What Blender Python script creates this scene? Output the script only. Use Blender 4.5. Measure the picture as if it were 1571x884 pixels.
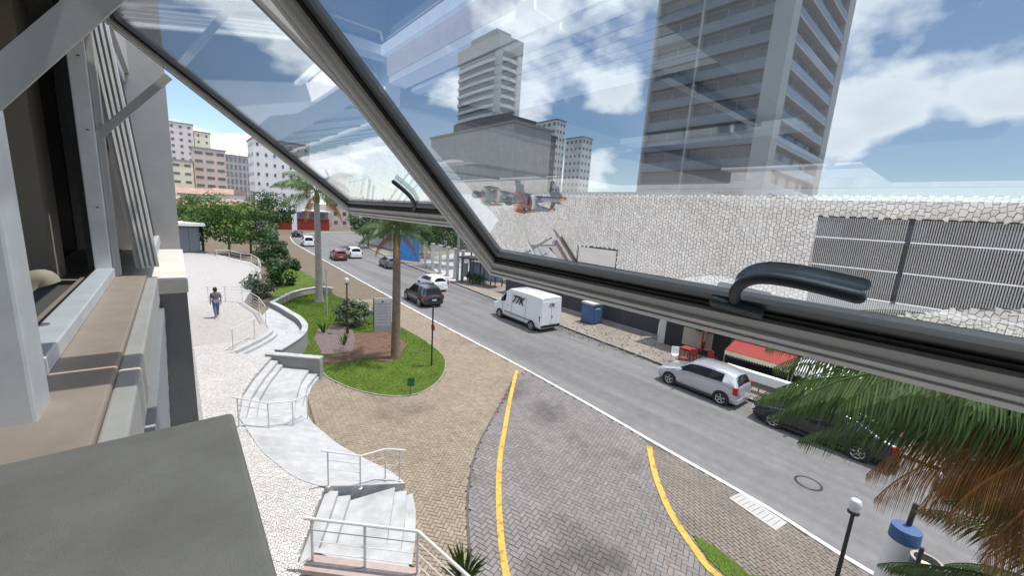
import bpy, math, random
from mathutils import Vector, Matrix, noise as mnoise
random.seed(7)
R = math.radians
for o in list(bpy.data.objects): bpy.data.objects.remove(o)
scn = bpy.context.scene
COL = scn.collection

# ------------------------------------------------------------------ camera
W0, H0, FPX = 1571.0, 884.0, 599.0
CX, CY = W0/2, H0/2
CAMZ = 7.8                                   # eye height above the road
_n = Vector((575-CX, 3650-CY, FPX)).normalized(); _up = -_n      # vertical vanishing point
_y = Vector((265-CX, 296-CY, FPX)); _y = (_y - _up*(_y.dot(_up))).normalized()   # street vanishing point
_x = _y.cross(_up)
AX = (_x, _y, _up)                           # world axes in camera space (x right, y down, z forward)
CAM = Vector((0, 0, CAMZ))
cd = bpy.data.cameras.new('camera'); cam = bpy.data.objects.new('camera', cd); COL.objects.link(cam)
rm = Matrix([[a[0], -a[1], -a[2]] for a in AX]).to_4x4()
cam.matrix_world = Matrix.Translation(CAM) @ rm
cd.sensor_width = 36; cd.lens = FPX/W0*36; cd.clip_start = 0.02; cd.clip_end = 6000
scn.camera = cam

# ------------------------------------------------------------------ world, sun, exposure
SUN_EL, SUN_AZ = R(73), R(115)                # azimuth clockwise from +Y (north) towards +X
wd = bpy.data.worlds.new('World'); scn.world = wd; wd.use_nodes = True
nt = wd.node_tree; nt.nodes.clear()
def nn(t, **k):
    n = nt.nodes.new(t)
    for a, b in k.items(): setattr(n, a, b)
    return n
sky = nn('ShaderNodeTexSky', sky_type='NISHITA', sun_disc=False, sun_elevation=SUN_EL, sun_rotation=SUN_AZ)
sky.air_density = 1.0; sky.dust_density = 0.25; sky.ozone_density = 1.6
tc = nn('ShaderNodeTexCoord'); sep = nn('ShaderNodeSeparateXYZ'); nt.links.new(tc.outputs['Generated'], sep.inputs[0])
def mth(op, a, b=None):
    m = nn('ShaderNodeMath', operation=op)
    for i, v in enumerate((a, b)):
        if v is None: continue
        if isinstance(v, (int, float)): m.inputs[i].default_value = v
        else: nt.links.new(v, m.inputs[i])
    return m.outputs[0]
zz = mth('ADD', mth('MAXIMUM', sep.outputs[2], 0.0), 0.38)
cmb = nn('ShaderNodeCombineXYZ')
nt.links.new(mth('DIVIDE', sep.outputs[0], zz), cmb.inputs[0]); nt.links.new(mth('DIVIDE', sep.outputs[1], zz), cmb.inputs[1])
cmb.inputs[2].default_value = 3.7
nz = nn('ShaderNodeTexNoise'); nz.inputs['Scale'].default_value = 2.5; nz.inputs['Detail'].default_value = 9; nz.inputs['Roughness'].default_value = 0.47
nt.links.new(cmb.outputs[0], nz.inputs['Vector'])
cr = nn('ShaderNodeValToRGB'); cr.color_ramp.elements[0].position = 0.505; cr.color_ramp.elements[1].position = 0.575
nt.links.new(nz.outputs[0], cr.inputs[0])
cr2 = nn('ShaderNodeValToRGB'); cr2.color_ramp.elements[0].position = 0.5; cr2.color_ramp.elements[1].position = 0.78
cr2.color_ramp.elements[0].color = (10.5, 10.6, 10.9, 1); cr2.color_ramp.elements[1].color = (7.0, 7.2, 7.7, 1)
nt.links.new(nz.outputs[0], cr2.inputs[0])
mx = nn('ShaderNodeMixRGB'); nt.links.new(cr.outputs[0], mx.inputs[0]); nt.links.new(sky.outputs[0], mx.inputs[1]); nt.links.new(cr2.outputs[0], mx.inputs[2])
bg = nn('ShaderNodeBackground'); bg.inputs[1].default_value = 0.145
nt.links.new(mx.outputs[0], bg.inputs[0])
wo = nn('ShaderNodeOutputWorld'); nt.links.new(bg.outputs[0], wo.inputs[0])
sl = bpy.data.lights.new('sun', 'SUN'); sl.energy = 3.3; sl.angle = R(0.53); sl.color = (1, 0.955, 0.89)
so = bpy.data.objects.new('sun', sl); COL.objects.link(so)
sdir = Vector((math.cos(SUN_EL)*math.sin(SUN_AZ), math.cos(SUN_EL)*math.cos(SUN_AZ), math.sin(SUN_EL)))
so.rotation_euler = sdir.to_track_quat('Z', 'Y').to_euler(); so.location = (0, 0, 60)
scn.view_settings.view_transform = 'Standard'; scn.view_settings.look = 'None'
scn.view_settings.exposure = 0.42; scn.view_settings.gamma = 1.0
scn.render.engine = 'CYCLES'
scn.cycles.transparent_max_bounces = 24; scn.cycles.max_bounces = 8

# ------------------------------------------------------------------ photo pixel -> place
def ray(u, v):
    c = Vector((u-CX, v-CY, FPX)); return Vector((AX[0].dot(c), AX[1].dot(c), AX[2].dot(c))).normalized()
def G(u, v, z=0.0):                          # where the sight line meets the level z
    d = ray(u, v); return CAM + d*((z-CAMZ)/d.z)
def GX(u, v, X):                             # where it meets the plane x = X
    d = ray(u, v); return CAM + d*(X/d.x)
def GY(u, v, Y):
    d = ray(u, v); return CAM + d*(Y/d.y)
def topz(base, v):                           # height of a vertical line over 'base' at picture row v
    lo, hi = -5.0, 200.0
    for _ in range(50):
        m = (lo+hi)/2; q = Vector((base[0], base[1], m))-CAM
        c = q.x*AX[0]+q.y*AX[1]+q.z*AX[2]
        if c.y/c.z*FPX+CY > v: lo = m
        else: hi = m
    return lo
TH_B, RAIL_B = R(45.2), Vector((1.0, 0, CAMZ-0.222))
def RG(u, v, z):                             # what the open pane mirrors at that pixel, on level z
    n = Vector((math.cos(TH_B), 0, math.sin(TH_B))); d = ray(u, v)
    X = CAM + d*((RAIL_B-CAM).dot(n)/d.dot(n)); r = d-2*d.dot(n)*n
    return X + r*((z-X.z)/r.z)

# ------------------------------------------------------------------ materials
MATS = {}
def M(name, col, rough=0.7, metal=0.0, ns=3.0, na=0.12, bump=0.0, bs=None, isl=0.0, spec=0.5, stain=None, transl=0.0, coat=0.0, streak=0.0):
    if name in MATS: return MATS[name]
    m = bpy.data.materials.new(name); m.use_nodes = True; t = m.node_tree; N = t.nodes; L = t.links
    b = N['Principled BSDF']; b.inputs['Roughness'].default_value = rough; b.inputs['Metallic'].default_value = metal
    b.inputs['Specular IOR Level'].default_value = spec; b.inputs['Coat Weight'].default_value = coat
    g = N.new('ShaderNodeNewGeometry')
    val = None
    def mul(a, c):
        k = N.new('ShaderNodeMath'); k.operation = 'MULTIPLY'; L.new(a, k.inputs[0]); L.new(c, k.inputs[1]); return k.outputs[0]
    def rng(sock, lo, hi, f0=0.0, f1=1.0):
        k = N.new('ShaderNodeMapRange'); L.new(sock, k.inputs[0]); k.inputs[1].default_value = f0; k.inputs[2].default_value = f1
        k.inputs[3].default_value = lo; k.inputs[4].default_value = hi; return k.outputs[0]
    if na:
        x = N.new('ShaderNodeTexNoise'); x.inputs['Scale'].default_value = ns; x.inputs['Detail'].default_value = 6; x.inputs['Roughness'].default_value = 0.65
        L.new(g.outputs['Position'], x.inputs['Vector']); val = rng(x.outputs[0], 1-na*1.6, 1+na*1.6, 0.25, 0.75)
    if isl:
        r = rng(g.outputs['Random Per Island'], 1-isl, 1+isl)
        oi = N.new('ShaderNodeObjectInfo'); r2 = rng(oi.outputs['Random'], 1-isl*0.8, 1+isl*0.8)
        r = mul(r, r2); val = r if val is None else mul(val, r)
    if stain:                                # (scale, threshold, strength): worn / damp patches with their own shape
        x = N.new('ShaderNodeTexNoise'); x.inputs['Scale'].default_value = stain[0]; x.inputs['Detail'].default_value = 5
        L.new(g.outputs['Position'], x.inputs['Vector']); s = rng(x.outputs[0], 1.0, 1-stain[2], stain[1], stain[1]+0.12)
        val = s if val is None else mul(val, s)
    if streak:                               # tyre-polished lanes and patches running along the street
        mp = N.new('ShaderNodeMapping'); mp.inputs['Scale'].default_value = (0.9, 0.035, 1); L.new(g.outputs['Position'], mp.inputs[0])
        x = N.new('ShaderNodeTexNoise'); x.inputs['Scale'].default_value = 1.0; x.inputs['Detail'].default_value = 4; L.new(mp.outputs[0], x.inputs['Vector'])
        s = rng(x.outputs[0], 1-streak, 1+streak, 0.32, 0.68); val = s if val is None else mul(val, s)
    if val is not None:
        v = N.new('ShaderNodeVectorMath'); v.operation = 'SCALE'; v.inputs[0].default_value = col[:3]; L.new(val, v.inputs['Scale']); L.new(v.outputs[0], b.inputs['Base Color'])
    else: b.inputs['Base Color'].default_value = (*col[:3], 1)
    if bump:
        x = N.new('ShaderNodeTexNoise'); x.inputs['Scale'].default_value = bs or 40; x.inputs['Detail'].default_value = 5
        L.new(g.outputs['Position'], x.inputs['Vector'])
        bp = N.new('ShaderNodeBump'); bp.inputs['Strength'].default_value = bump; bp.inputs['Distance'].default_value = 0.02
        L.new(x.outputs[0], bp.inputs['Height']); L.new(bp.outputs[0], b.inputs['Normal'])
    if transl:
        tr = N.new('ShaderNodeBsdfTranslucent'); tr.inputs[0].default_value = (col[0]*1.3, col[1]*1.3, col[2], 1)
        ms = N.new('ShaderNodeMixShader'); ms.inputs[0].default_value = transl
        L.new(b.outputs[0], ms.inputs[1]); L.new(tr.outputs[0], ms.inputs[2]); L.new(ms.outputs[0], N['Material Output'].inputs[0])
    MATS[name] = m; return m
def glass(name, refl, tint):
    m = bpy.data.materials.new(name); m.use_nodes = True; t = m.node_tree; N = t.nodes; L = t.links
    N.remove(N['Principled BSDF'])
    tr = N.new('ShaderNodeBsdfTransparent'); tr.inputs[0].default_value = (*tint, 1)
    gl = N.new('ShaderNodeBsdfGlossy'); gl.inputs['Roughness'].default_value = 0.0; gl.inputs[0].default_value = (0.97, 0.98, 1, 1)
    g = N.new('ShaderNodeNewGeometry'); dp = N.new('ShaderNodeVectorMath'); dp.operation = 'DOT_PRODUCT'; L.new(g.outputs['Normal'], dp.inputs[0]); L.new(g.outputs['Incoming'], dp.inputs[1])
    ab = N.new('ShaderNodeMath'); ab.operation = 'ABSOLUTE'; L.new(dp.outputs['Value'], ab.inputs[0])
    iv = N.new('ShaderNodeMath'); iv.operation = 'SUBTRACT'; iv.inputs[0].default_value = 1.0; L.new(ab.outputs[0], iv.inputs[1])
    pw = N.new('ShaderNodeMath'); pw.operation = 'POWER'; L.new(iv.outputs[0], pw.inputs[0]); pw.inputs[1].default_value = 5.0      # Schlick
    mr = N.new('ShaderNodeMapRange'); L.new(pw.outputs[0], mr.inputs[0]); mr.inputs[3].default_value = refl; mr.inputs[4].default_value = 1.0
    ms = N.new('ShaderNodeMixShader'); L.new(mr.outputs[0], ms.inputs[0]); L.new(tr.outputs[0], ms.inputs[1]); L.new(gl.outputs[0], ms.inputs[2])
    L.new(ms.outputs[0], N['Material Output'].inputs[0]); MATS[name] = m; return m
glass('mirror_glass', 0.58, (0.84, 0.94, 1.0)); glass('clear_glass', 0.03, (0.86, 0.9, 0.9)); glass('clear_back', 0.0, (1, 1, 1))
C = dict(
 aluminium=M('aluminium', (0.5, 0.5, 0.485), 0.4, 0.0, ns=9, na=0.05),
 white_alu=M('white_alu', (0.86, 0.865, 0.85), 0.42, ns=14, na=0.06, stain=(7, 0.56, 0.12)),
 gasket=M('gasket', (0.012, 0.012, 0.013), 0.6, na=0),
 dark_alu=M('dark_alu', (0.12, 0.125, 0.13), 0.4, na=0.05),
 handle=M('handle', (0.05, 0.068, 0.085), 0.55, na=0.06),
 render_grey=M('render_grey', (0.40, 0.39, 0.375), 0.9, ns=5, na=0.06, bump=0.12, bs=200),
 slab=M('slab', (0.275, 0.255, 0.222), 0.9, ns=9, na=0.10, stain=(2.2, 0.5, 0.12), bump=0.25, bs=420),
 pier_dark=M('pier_dark', (0.17, 0.162, 0.155), 0.85, ns=5, na=0.06, bump=0.3, bs=120),
 ledge=M('ledge', (0.58, 0.54, 0.48), 0.85, ns=6, na=0.08),
 sill=M('sill', (0.50, 0.385, 0.30), 0.75, ns=14, na=0.08),
 asphalt=M('asphalt', (0.175, 0.171, 0.166), 0.92, ns=2.5, na=0.10, bump=0.25, bs=60, stain=(0.35, 0.56, 0.14), streak=0.22),
 ground=M('ground', (0.20, 0.19, 0.17), 0.95, ns=0.1, na=0.15),
 kerb=M('kerb', (0.70, 0.69, 0.66), 0.9, ns=5, na=0.2, stain=(2.5, 0.54, 0.4)),
 kerb_grey=M('kerb_grey', (0.30, 0.28, 0.26), 0.9, ns=4, na=0.15),
 yellow=M('yellow', (0.68, 0.38, 0.075), 0.85, ns=9, na=0.2, stain=(5, 0.54, 0.4)),
 bed_beige=M('bed_beige', (0.16, 0.125, 0.085), 0.95, ns=3, na=0.2),
 bed_grey=M('bed_grey', (0.11, 0.10, 0.095), 0.95, ns=3, na=0.2),
 bed_stone=M('bed_stone', (0.40, 0.38, 0.355), 0.95, ns=6, na=0.15),
 paver_beige=M('paver_beige', (0.30, 0.242, 0.175), 0.9, ns=0.8, na=0.08, isl=0.13, stain=(0.24, 0.58, 0.32)),
 paver_grey=M('paver_grey', (0.225, 0.205, 0.193), 0.9, ns=0.8, na=0.08, isl=0.12, stain=(0.33, 0.52, 0.42)),
 paver_brown=M('paver_brown', (0.215, 0.185, 0.155), 0.9, ns=0.8, na=0.08, isl=0.13),
 stone=M('stone', (0.61, 0.585, 0.55), 0.85, ns=0.7, na=0.06, isl=0.13),
 concrete=M('concrete', (0.45, 0.455, 0.445), 0.85, ns=3.2, na=0.12, bump=0.1, bs=60, stain=(0.9, 0.53, 0.16)),
 concrete_dk=M('concrete_dk', (0.30, 0.295, 0.285), 0.9, ns=2.2, na=0.10),
 pink_stone=M('pink_stone', (0.42, 0.34, 0.30), 0.8, ns=6, na=0.1),
 cover=M('cover', (0.46, 0.45, 0.42), 0.85, ns=5, na=0.06),
 grate=M('grate', (0.27, 0.265, 0.255), 0.6, 0.2, na=0.1), grate_dk=M('grate_dk', (0.02, 0.02, 0.02), 0.9, na=0),
 rail_paint=M('rail_paint', (0.62, 0.62, 0.60), 0.45, na=0.04),
 soil=M('soil', (0.13, 0.075, 0.045), 0.95, ns=4, na=0.3), mulch=M('mulch', (0.15, 0.115, 0.105), 0.95, ns=6, na=0.25),
 turf=M('turf', (0.085, 0.14, 0.013), 0.95, ns=1.2, na=0.2),
 blade=M('blade', (0.105, 0.165, 0.014), 0.8, spec=0.2, ns=1.0, na=0.2, isl=0.3, transl=0.3),
 leaf=M('leaf', (0.075, 0.145, 0.025), 0.6, ns=0.8, na=0.15, isl=0.4, transl=0.3),
 leaf_dk=M('leaf_dk', (0.035, 0.085, 0.022), 0.6, ns=0.8, na=0.15, isl=0.4, transl=0.25),
 leaf_grey=M('leaf_grey', (0.09, 0.12, 0.07), 0.6, ns=0.8, na=0.1, isl=0.35, transl=0.2),
 frond=M('frond', (0.075, 0.125, 0.03), 0.45, ns=1.5, na=0.15, isl=0.4, transl=0.25),
 frond_dry=M('frond_dry', (0.34, 0.16, 0.05), 0.7, ns=2.0, na=0.25, isl=0.45, transl=0.2),
 bark=M('bark', (0.19, 0.14, 0.10), 0.95, ns=6, na=0.25, bump=0.6, bs=14), bark_grey=M('bark_grey', (0.27, 0.255, 0.235), 0.9, ns=5, na=0.2, bump=0.4, bs=14),
 crownshaft=M('crownshaft', (0.09, 0.115, 0.03), 0.6, ns=5, na=0.25),
 black=M('black', (0.013, 0.013, 0.015), 0.5, na=0.0), iron=M('iron', (0.03, 0.03, 0.033), 0.5, na=0.1),
 rubber=M('rubber', (0.02, 0.02, 0.021), 0.85, na=0.1), rim=M('rim', (0.5, 0.51, 0.52), 0.3, 0.8, na=0),
 car_glass=M('car_glass', (0.012, 0.013, 0.015), 0.1, na=0, spec=0.18),
 lamp_red=M('lamp_red', (0.35, 0.015, 0.012), 0.2, na=0), lamp_clear=M('lamp_clear', (0.7, 0.72, 0.74), 0.12, na=0),
 silver=M('silver', (0.55, 0.56, 0.58), 0.28, 0.55, na=0.02, coat=0.6), car_white=M('car_white', (0.80, 0.80, 0.79), 0.3, na=0.02, coat=0.5),
 car_black=M('car_black', (0.012, 0.014, 0.02), 0.2, na=0, coat=0.8), car_grey=M('car_grey', (0.16, 0.17, 0.18), 0.3, 0.4, na=0.02, coat=0.6),
 car_wine=M('car_wine', (0.16, 0.02, 0.025), 0.3, na=0.02, coat=0.6),
 skin=M('skin', (0.42, 0.25, 0.17), 0.6, na=0.03), hair=M('hair', (0.02, 0.015, 0.012), 0.7, na=0.1),
 jeans=M('jeans', (0.13, 0.17, 0.28), 0.9, na=0.1, ns=10), pale_jeans=M('pale_jeans', (0.42, 0.46, 0.55), 0.9, na=0.1, ns=10), shirt_grey=M('shirt_grey', (0.14, 0.135, 0.16), 0.9, na=0.08, ns=10), shirt_red=M('shirt_red', (0.33, 0.06, 0.04), 0.9, na=0.15, ns=14), shirt_stone=M('shirt_stone', (0.25, 0.25, 0.23), 0.9, na=0.1),
 red=M('red', (0.27, 0.028, 0.02), 0.7, na=0.12), cream=M('cream', (0.75, 0.66, 0.45), 0.8, na=0.06), white=M('white', (0.78, 0.78, 0.76), 0.6, na=0.04),
 blue=M('blue', (0.06, 0.12, 0.26), 0.6, na=0.12), blue_tarp=M('blue_tarp', (0.05, 0.25, 0.62), 0.6, na=0.15), teal=M('teal', (0.07, 0.13, 0.14), 0.7, na=0.15), rust=M('rust', (0.22, 0.07, 0.05), 0.85, na=0.25),
 sign_grey=M('sign_grey', (0.42, 0.43, 0.43), 0.5, na=0.06), sign_pale=M('sign_pale', (0.62, 0.63, 0.62), 0.5, na=0.04), sign_green=M('sign_green', (0.02, 0.12, 0.06), 0.6, na=0.05),
 far_walk=M('far_walk', (0.25, 0.215, 0.18), 0.95, ns=0.5, na=0.18, bump=0.4, bs=8), rubble=M('rubble', (0.28, 0.245, 0.20), 0.95, ns=4, na=0.2, isl=0.3),
 wall_pale=M('wall_pale', (0.50, 0.49, 0.46), 0.9, ns=0.7, na=0.12), wall_dark=M('wall_dark', (0.06, 0.06, 0.065), 0.9, ns=0.2, na=0.12), wall_white=M('wall_white', (0.78, 0.775, 0.755), 0.9, ns=0.2, na=0.07), wall_pink=M('wall_pink', (0.72, 0.64, 0.60), 0.9, ns=0.2, na=0.07), wall_yellow=M('wall_yellow', (0.78, 0.72, 0.55), 0.9, ns=0.2, na=0.06), wall_tan=M('wall_tan', (0.64, 0.52, 0.45), 0.9, ns=0.2, na=0.06),
 tower_grey=M('tower_grey', (0.235, 0.255, 0.285), 0.85, ns=0.2, na=0.08), tower_light=M('tower_light', (0.47, 0.475, 0.48), 0.85, ns=0.2, na=0.05), win_dark=M('win_dark', (0.11, 0.122, 0.14), 0.15, na=0.05, isl=0.3), rail_glass=M('rail_glass', (0.21, 0.245, 0.30), 0.15, ns=0.3, na=0.15), facade_glass=M('facade_glass', (0.02, 0.022, 0.025), 0.35, na=0.05, spec=0.15),
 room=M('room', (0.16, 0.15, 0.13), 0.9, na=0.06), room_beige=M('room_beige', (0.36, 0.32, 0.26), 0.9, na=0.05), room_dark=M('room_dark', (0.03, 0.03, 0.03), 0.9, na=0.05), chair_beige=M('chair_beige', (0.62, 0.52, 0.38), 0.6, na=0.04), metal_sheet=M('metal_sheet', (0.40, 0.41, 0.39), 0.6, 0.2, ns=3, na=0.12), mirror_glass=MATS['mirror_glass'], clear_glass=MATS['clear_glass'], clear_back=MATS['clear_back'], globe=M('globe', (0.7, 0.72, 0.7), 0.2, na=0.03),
)
ROOF = M('roof_tile', (0.40, 0.27, 0.21), 0.9, ns=1, na=0.2)

# ------------------------------------------------------------------ mesh builder
class MB:
    def __init__(s): s.v = []; s.f = []; s.m = []
    def add(s, vs, fs, mi=0):
        k = len(s.v); s.v += [tuple(p) for p in vs]; s.f += [tuple(i+k for i in f) for f in fs]; s.m += [mi]*len(fs); return s
    def box(s, x0, x1, y0, y1, z0, z1, mi=0):
        return s.add([(x0,y0,z0),(x1,y0,z0),(x1,y1,z0),(x0,y1,z0),(x0,y0,z1),(x1,y0,z1),(x1,y1,z1),(x0,y1,z1)],
                     [(3,2,1,0),(4,5,6,7),(0,1,5,4),(1,2,6,5),(2,3,7,6),(3,0,4,7)], mi)
    def obox(s, c, ax, ay, az, mi=0):        # centre + three half-vectors
        c, ax, ay, az = map(Vector, (c, ax, ay, az)); q = []
        for k in (-1, 1):
            for i, j in ((-1,-1),(1,-1),(1,1),(-1,1)): q.append(c+ax*i+ay*j+az*k)
        return s.add(q, [(3,2,1,0),(4,5,6,7),(0,1,5,4),(1,2,6,5),(2,3,7,6),(3,0,4,7)], mi)
    def beam(s, a, b, w, h, up=(0,0,1), mi=0):
        a, b = Vector(a), Vector(b); d = (b-a); t = d.normalized(); u = Vector(up); sd = t.cross(u)
        if sd.length < 1e-4: sd = t.cross(Vector((1,0,0)))
        sd.normalize(); u = sd.cross(t)
        return s.obox((a+b)/2, d/2, sd*w/2, u*h/2, mi)
    def prism(s, poly, z0, z1, mi=0, mside=None):
        n = len(poly); area = sum(poly[i][0]*poly[(i+1)%n][1]-poly[(i+1)%n][0]*poly[i][1] for i in range(n))
        P = list(poly) if area > 0 else list(poly)[::-1]
        s.add([(p[0],p[1],z0) for p in P]+[(p[0],p[1],z1) for p in P], [tuple(range(n, 2*n))], mi)
        k = len(s.v)-2*n
        for i in range(n):
            j = (i+1) % n; s.f.append((k+i, k+j, k+n+j, k+n+i)); s.m.append(mi if mside is None else mside)
        return s
    def tube(s, pts, r, n=8, mi=0, cap=True):
        pts = [Vector(p) for p in pts]; rs = r if isinstance(r, (list, tuple)) else [r]*len(pts); k = len(s.v); fr = None
        for i, p in enumerate(pts):
            t = (pts[min(i+1, len(pts)-1)]-pts[max(i-1, 0)]).normalized()
            if fr is None: fr = t.orthogonal().normalized()
            else: fr = (fr - t*fr.dot(t)).normalized()
            b = t.cross(fr)
            for j in range(n):
                a = 2*math.pi*j/n; s.v.append(tuple(p+(fr*math.cos(a)+b*math.sin(a))*rs[i]))
        for i in range(len(pts)-1):
            for j in range(n):
                a = k+i*n+j; b = k+i*n+(j+1) % n; s.f.append((a, b, b+n, a+n)); s.m.append(mi)
        if cap:
            s.f.append(tuple(k+j for j in range(n))[::-1]); s.m.append(mi)
            s.f.append(tuple(k+(len(pts)-1)*n+j for j in range(n))); s.m.append(mi)
        return s
    def lathe(s, c, prof, n=16, axis='z', mi=0):
        k = len(s.v); c = Vector(c)
        for (r, h) in prof:
            for j in range(n):
                a = 2*math.pi*j/n; x, y = r*math.cos(a), r*math.sin(a)
                s.v.append(tuple(c+(Vector((x, y, h)) if axis == 'z' else Vector((h, x, y)))))
        for i in range(len(prof)-1):
            for j in range(n):
                a = k+i*n+j; b = k+i*n+(j+1) % n; s.f.append((a, b, b+n, a+n)); s.m.append(mi)
        return s
    def build(s, name, mat, parent=None, smooth=False, **tags):
        me = bpy.data.meshes.new(name); me.from_pydata(s.v, [], s.f)
        mats = mat if isinstance(mat, (list, tuple)) else [mat]
        for q in mats: me.materials.append(C[q] if isinstance(q, str) else q)
        if len(mats) > 1: me.polygons.foreach_set('material_index', s.m)
        if smooth: me.polygons.foreach_set('use_smooth', [True]*len(me.polygons))
        me.update(); o = bpy.data.objects.new(name, me); COL.objects.link(o)
        if smooth and smooth != 'all': me.set_sharp_from_angle(angle=R(38))
        if parent: o.parent = parent
        tag(o, **tags); return o
def tag(o, label=None, cat=None, group=None, kind=None):
    if label: o['label'] = label
    if cat: o['category'] = cat
    if group: o['group'] = group
    if kind: o['kind'] = kind
    return o
def thing(name, label, cat, loc=(0,0,0), rz=0.0, group=None):
    o = bpy.data.objects.new(name, None); COL.objects.link(o); o.location = loc; o.rotation_euler = (0, 0, rz); o.empty_display_size = 0.2
    return tag(o, label, cat, group)
def box(name, b, mat, parent=None, **k): return MB().box(*b).build(name, mat, parent, **k)
def bevel(o, w=0.01, n=2):
    m = o.modifiers.new('bevel', 'BEVEL'); m.width = w; m.segments = n; m.limit_method = 'ANGLE'; m.angle_limit = R(40); return o
def xy(p): return (p[0], p[1])
def inside(p, poly):
    c = False; n = len(poly); j = n-1
    for i in range(n):
        a, b = poly[i], poly[j]
        if (a[1] > p[1]) != (b[1] > p[1]) and p[0] < (b[0]-a[0])*(p[1]-a[1])/(b[1]-a[1])+a[0]: c = not c
        j = i
    return c
def smoothline(pts, n=6):                    # Catmull-Rom
    P = [Vector(p) for p in pts]; out = []
    for i in range(len(P)-1):
        a, b, c, d = P[max(i-1,0)], P[i], P[i+1], P[min(i+2,len(P)-1)]
        for k in range(n):
            t = k/n; out.append(0.5*((2*b)+(c-a)*t+(2*a-5*b+4*c-d)*t*t+(3*b-a-3*c+d)*t**3))
    return out+[P[-1]]
def ribbon(pts, w, z0, z1, side=0.0):        # kerb-like strip along a ground line
    m = MB(); P = [Vector((p[0], p[1], 0)) for p in pts]; L = []; Rr = []
    for i, p in enumerate(P):
        t = (P[min(i+1,len(P)-1)]-P[max(i-1,0)]).normalized(); nrm = Vector((t.y, -t.x, 0))
        L.append(p-nrm*w*(0.5-side)); Rr.append(p+nrm*w*(0.5+side))
    n = len(P); vs = [(q.x,q.y,z) for z in (z0,z1) for q in L+Rr]; fs = []
    for i in range(n-1):
        fs += [(2*n+i, 3*n+i, 3*n+i+1, 2*n+i+1), (i, 2*n+i, 2*n+i+1, i+1), (n+i, n+i+1, 3*n+i+1, 3*n+i)]
    fs += [(0, n, 3*n, 2*n), (n-1, 3*n-1, 4*n-1, 2*n-1)[::-1]]
    return m.add(vs, fs)

# ================================================================== GROUND, ROAD, PAVEMENTS
ZW, ZP = 0.10, 1.0                           # sidewalk level, plaza level
MB().add([(-900,-900,-0.06),(1500,-900,-0.06),(1500,2200,-0.06),(-900,2200,-0.06)], [(0,1,2,3)]).build('ground', 'ground', kind='structure')
near_k = smoothline([(11.2,-25,0),(11.75,-4,0),(11.9,0.1,0),(12.3,2.5,0),(12.6,6.2,0),(12.9,9.5,0),(13.2,14.6,0),(13.4,20.7,0),(13.6,26.5,0),(14.2,39,0),(14.9,52,0),(15.8,69,0),(17.2,86,0),(22,103,0),(40,118,0),(85,125,0)], 5)
far_k = smoothline([(19.6,-25,0),(19.75,5,0),(20.3,10,0),(20.9,18,0),(22.0,28,0),(23.0,38,0),(24.2,50,0),(26.6,70,0),(30.5,84,0),(44,96,0),(85,103,0)], 5)
MB().add([(p.x,p.y,0) for p in near_k]+[(p.x,p.y,0) for p in far_k[::-1]], [tuple(range(len(near_k)+len(far_k)))[::-1]]).build('road', 'asphalt', kind='structure')
ribbon(near_k, 0.14, -0.03, ZW+0.025, side=-0.5).build('kerb', 'kerb', kind='structure')
ribbon(far_k, 0.2, -0.03, 0.13, side=0.5).build('far_kerb', 'kerb_grey', kind='structure')
MB().prism([xy(p) for p in far_k]+[(140,103),(140,-25)], -0.05, 0.11).build('far_pavement', 'far_walk', kind='structure')
kn = [p for p in near_k if -25 <= p.y <= 251]
MB().prism([(-12,-25)]+[(p.x-0.17,p.y) for p in kn]+[(-12,250)], -0.05, 0.062).build('pavement', 'bed_beige', kind='structure')
g2 = lambda pts, z: [xy(G(u, v, z)) for u, v in pts]
kx = lambda a, b: [(p.x-0.17, p.y) for p in near_k if a < p.y < b]
curbL = [xy(p) for p in smoothline([G(u,v,ZW) for u,v in [(786,585),(764,628),(740,670),(727,705),(720,740),(717,775),(718,810),(722,884)]]+[Vector((3.4,4.3,ZW)),Vector((1.6,1.2,ZW)),Vector((0.4,-3,ZW))], 4)]
yelR = [xy(p) for p in smoothline([G(u,v,ZW) for u,v in [(996,686),(1003,722),(1016,760),(1034,797),(1070,850),(1100,884)]]+[Vector((8.7,1.0,ZW)),Vector((8.9,-3,ZW))], 4)]
yelL = [xy(p) for p in smoothline([G(u,v,ZW) for u,v in [(793,569),(783,610),(775,655),(768,695),(765,740),(766,790),(770,840),(777,884)]]+[Vector((4.2,3.9,ZW)),Vector((2.9,0.5,ZW)),Vector((2.6,-3,ZW))], 4)]
drive = [curbL[0]]+curbL[1:]+[(0.4,-6),(8.9,-6)]+yelR[::-1]+kx(yelR[0][1]+0.3, curbL[0][1]+0.6)
strip = yelR+[(8.9,-6)]+kx(-6, yelR[0][1])
drive_slab = MB().prism(drive, 0.02, 0.066).build('driveway', 'bed_grey', kind='structure')
strip_slab = MB().prism([(p[0]+0.05, p[1]) for p in strip[:len(yelR)+1]]+strip[len(yelR)+1:], 0.02, 0.0645).build('pavement_strip', 'bed_beige', kind='structure')
grass_px = [(486,560),(500,577),(520,588),(545,598),(575,605),(602,608),(632,606),(655,598),(673,584),(683,566),(680,546),(655,525),(622,506),(590,490),(562,476),(535,462),(512,452),(498,443)]
gw = [xy(p) for p in smoothline([G(u,v,0.12) for u,v in grass_px], 3)]
grass_poly = gw+g2([(470,448),(440,455),(425,470),(470,500),(462,520),(440,540)], 0.12)
beige = curbL[:]+[(0.4,-6),(-0.2,-6)]+[(2.2,-6),(2.2,6),(3.3,6.4),(4.0,8),(4.2,9.6),(3.8,11.1),(3.2,13)]+[xy(G(470,600,ZW))]+gw+[(9.2,48),(11,62)]+kx(13.2, 62)[::-1]

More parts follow.
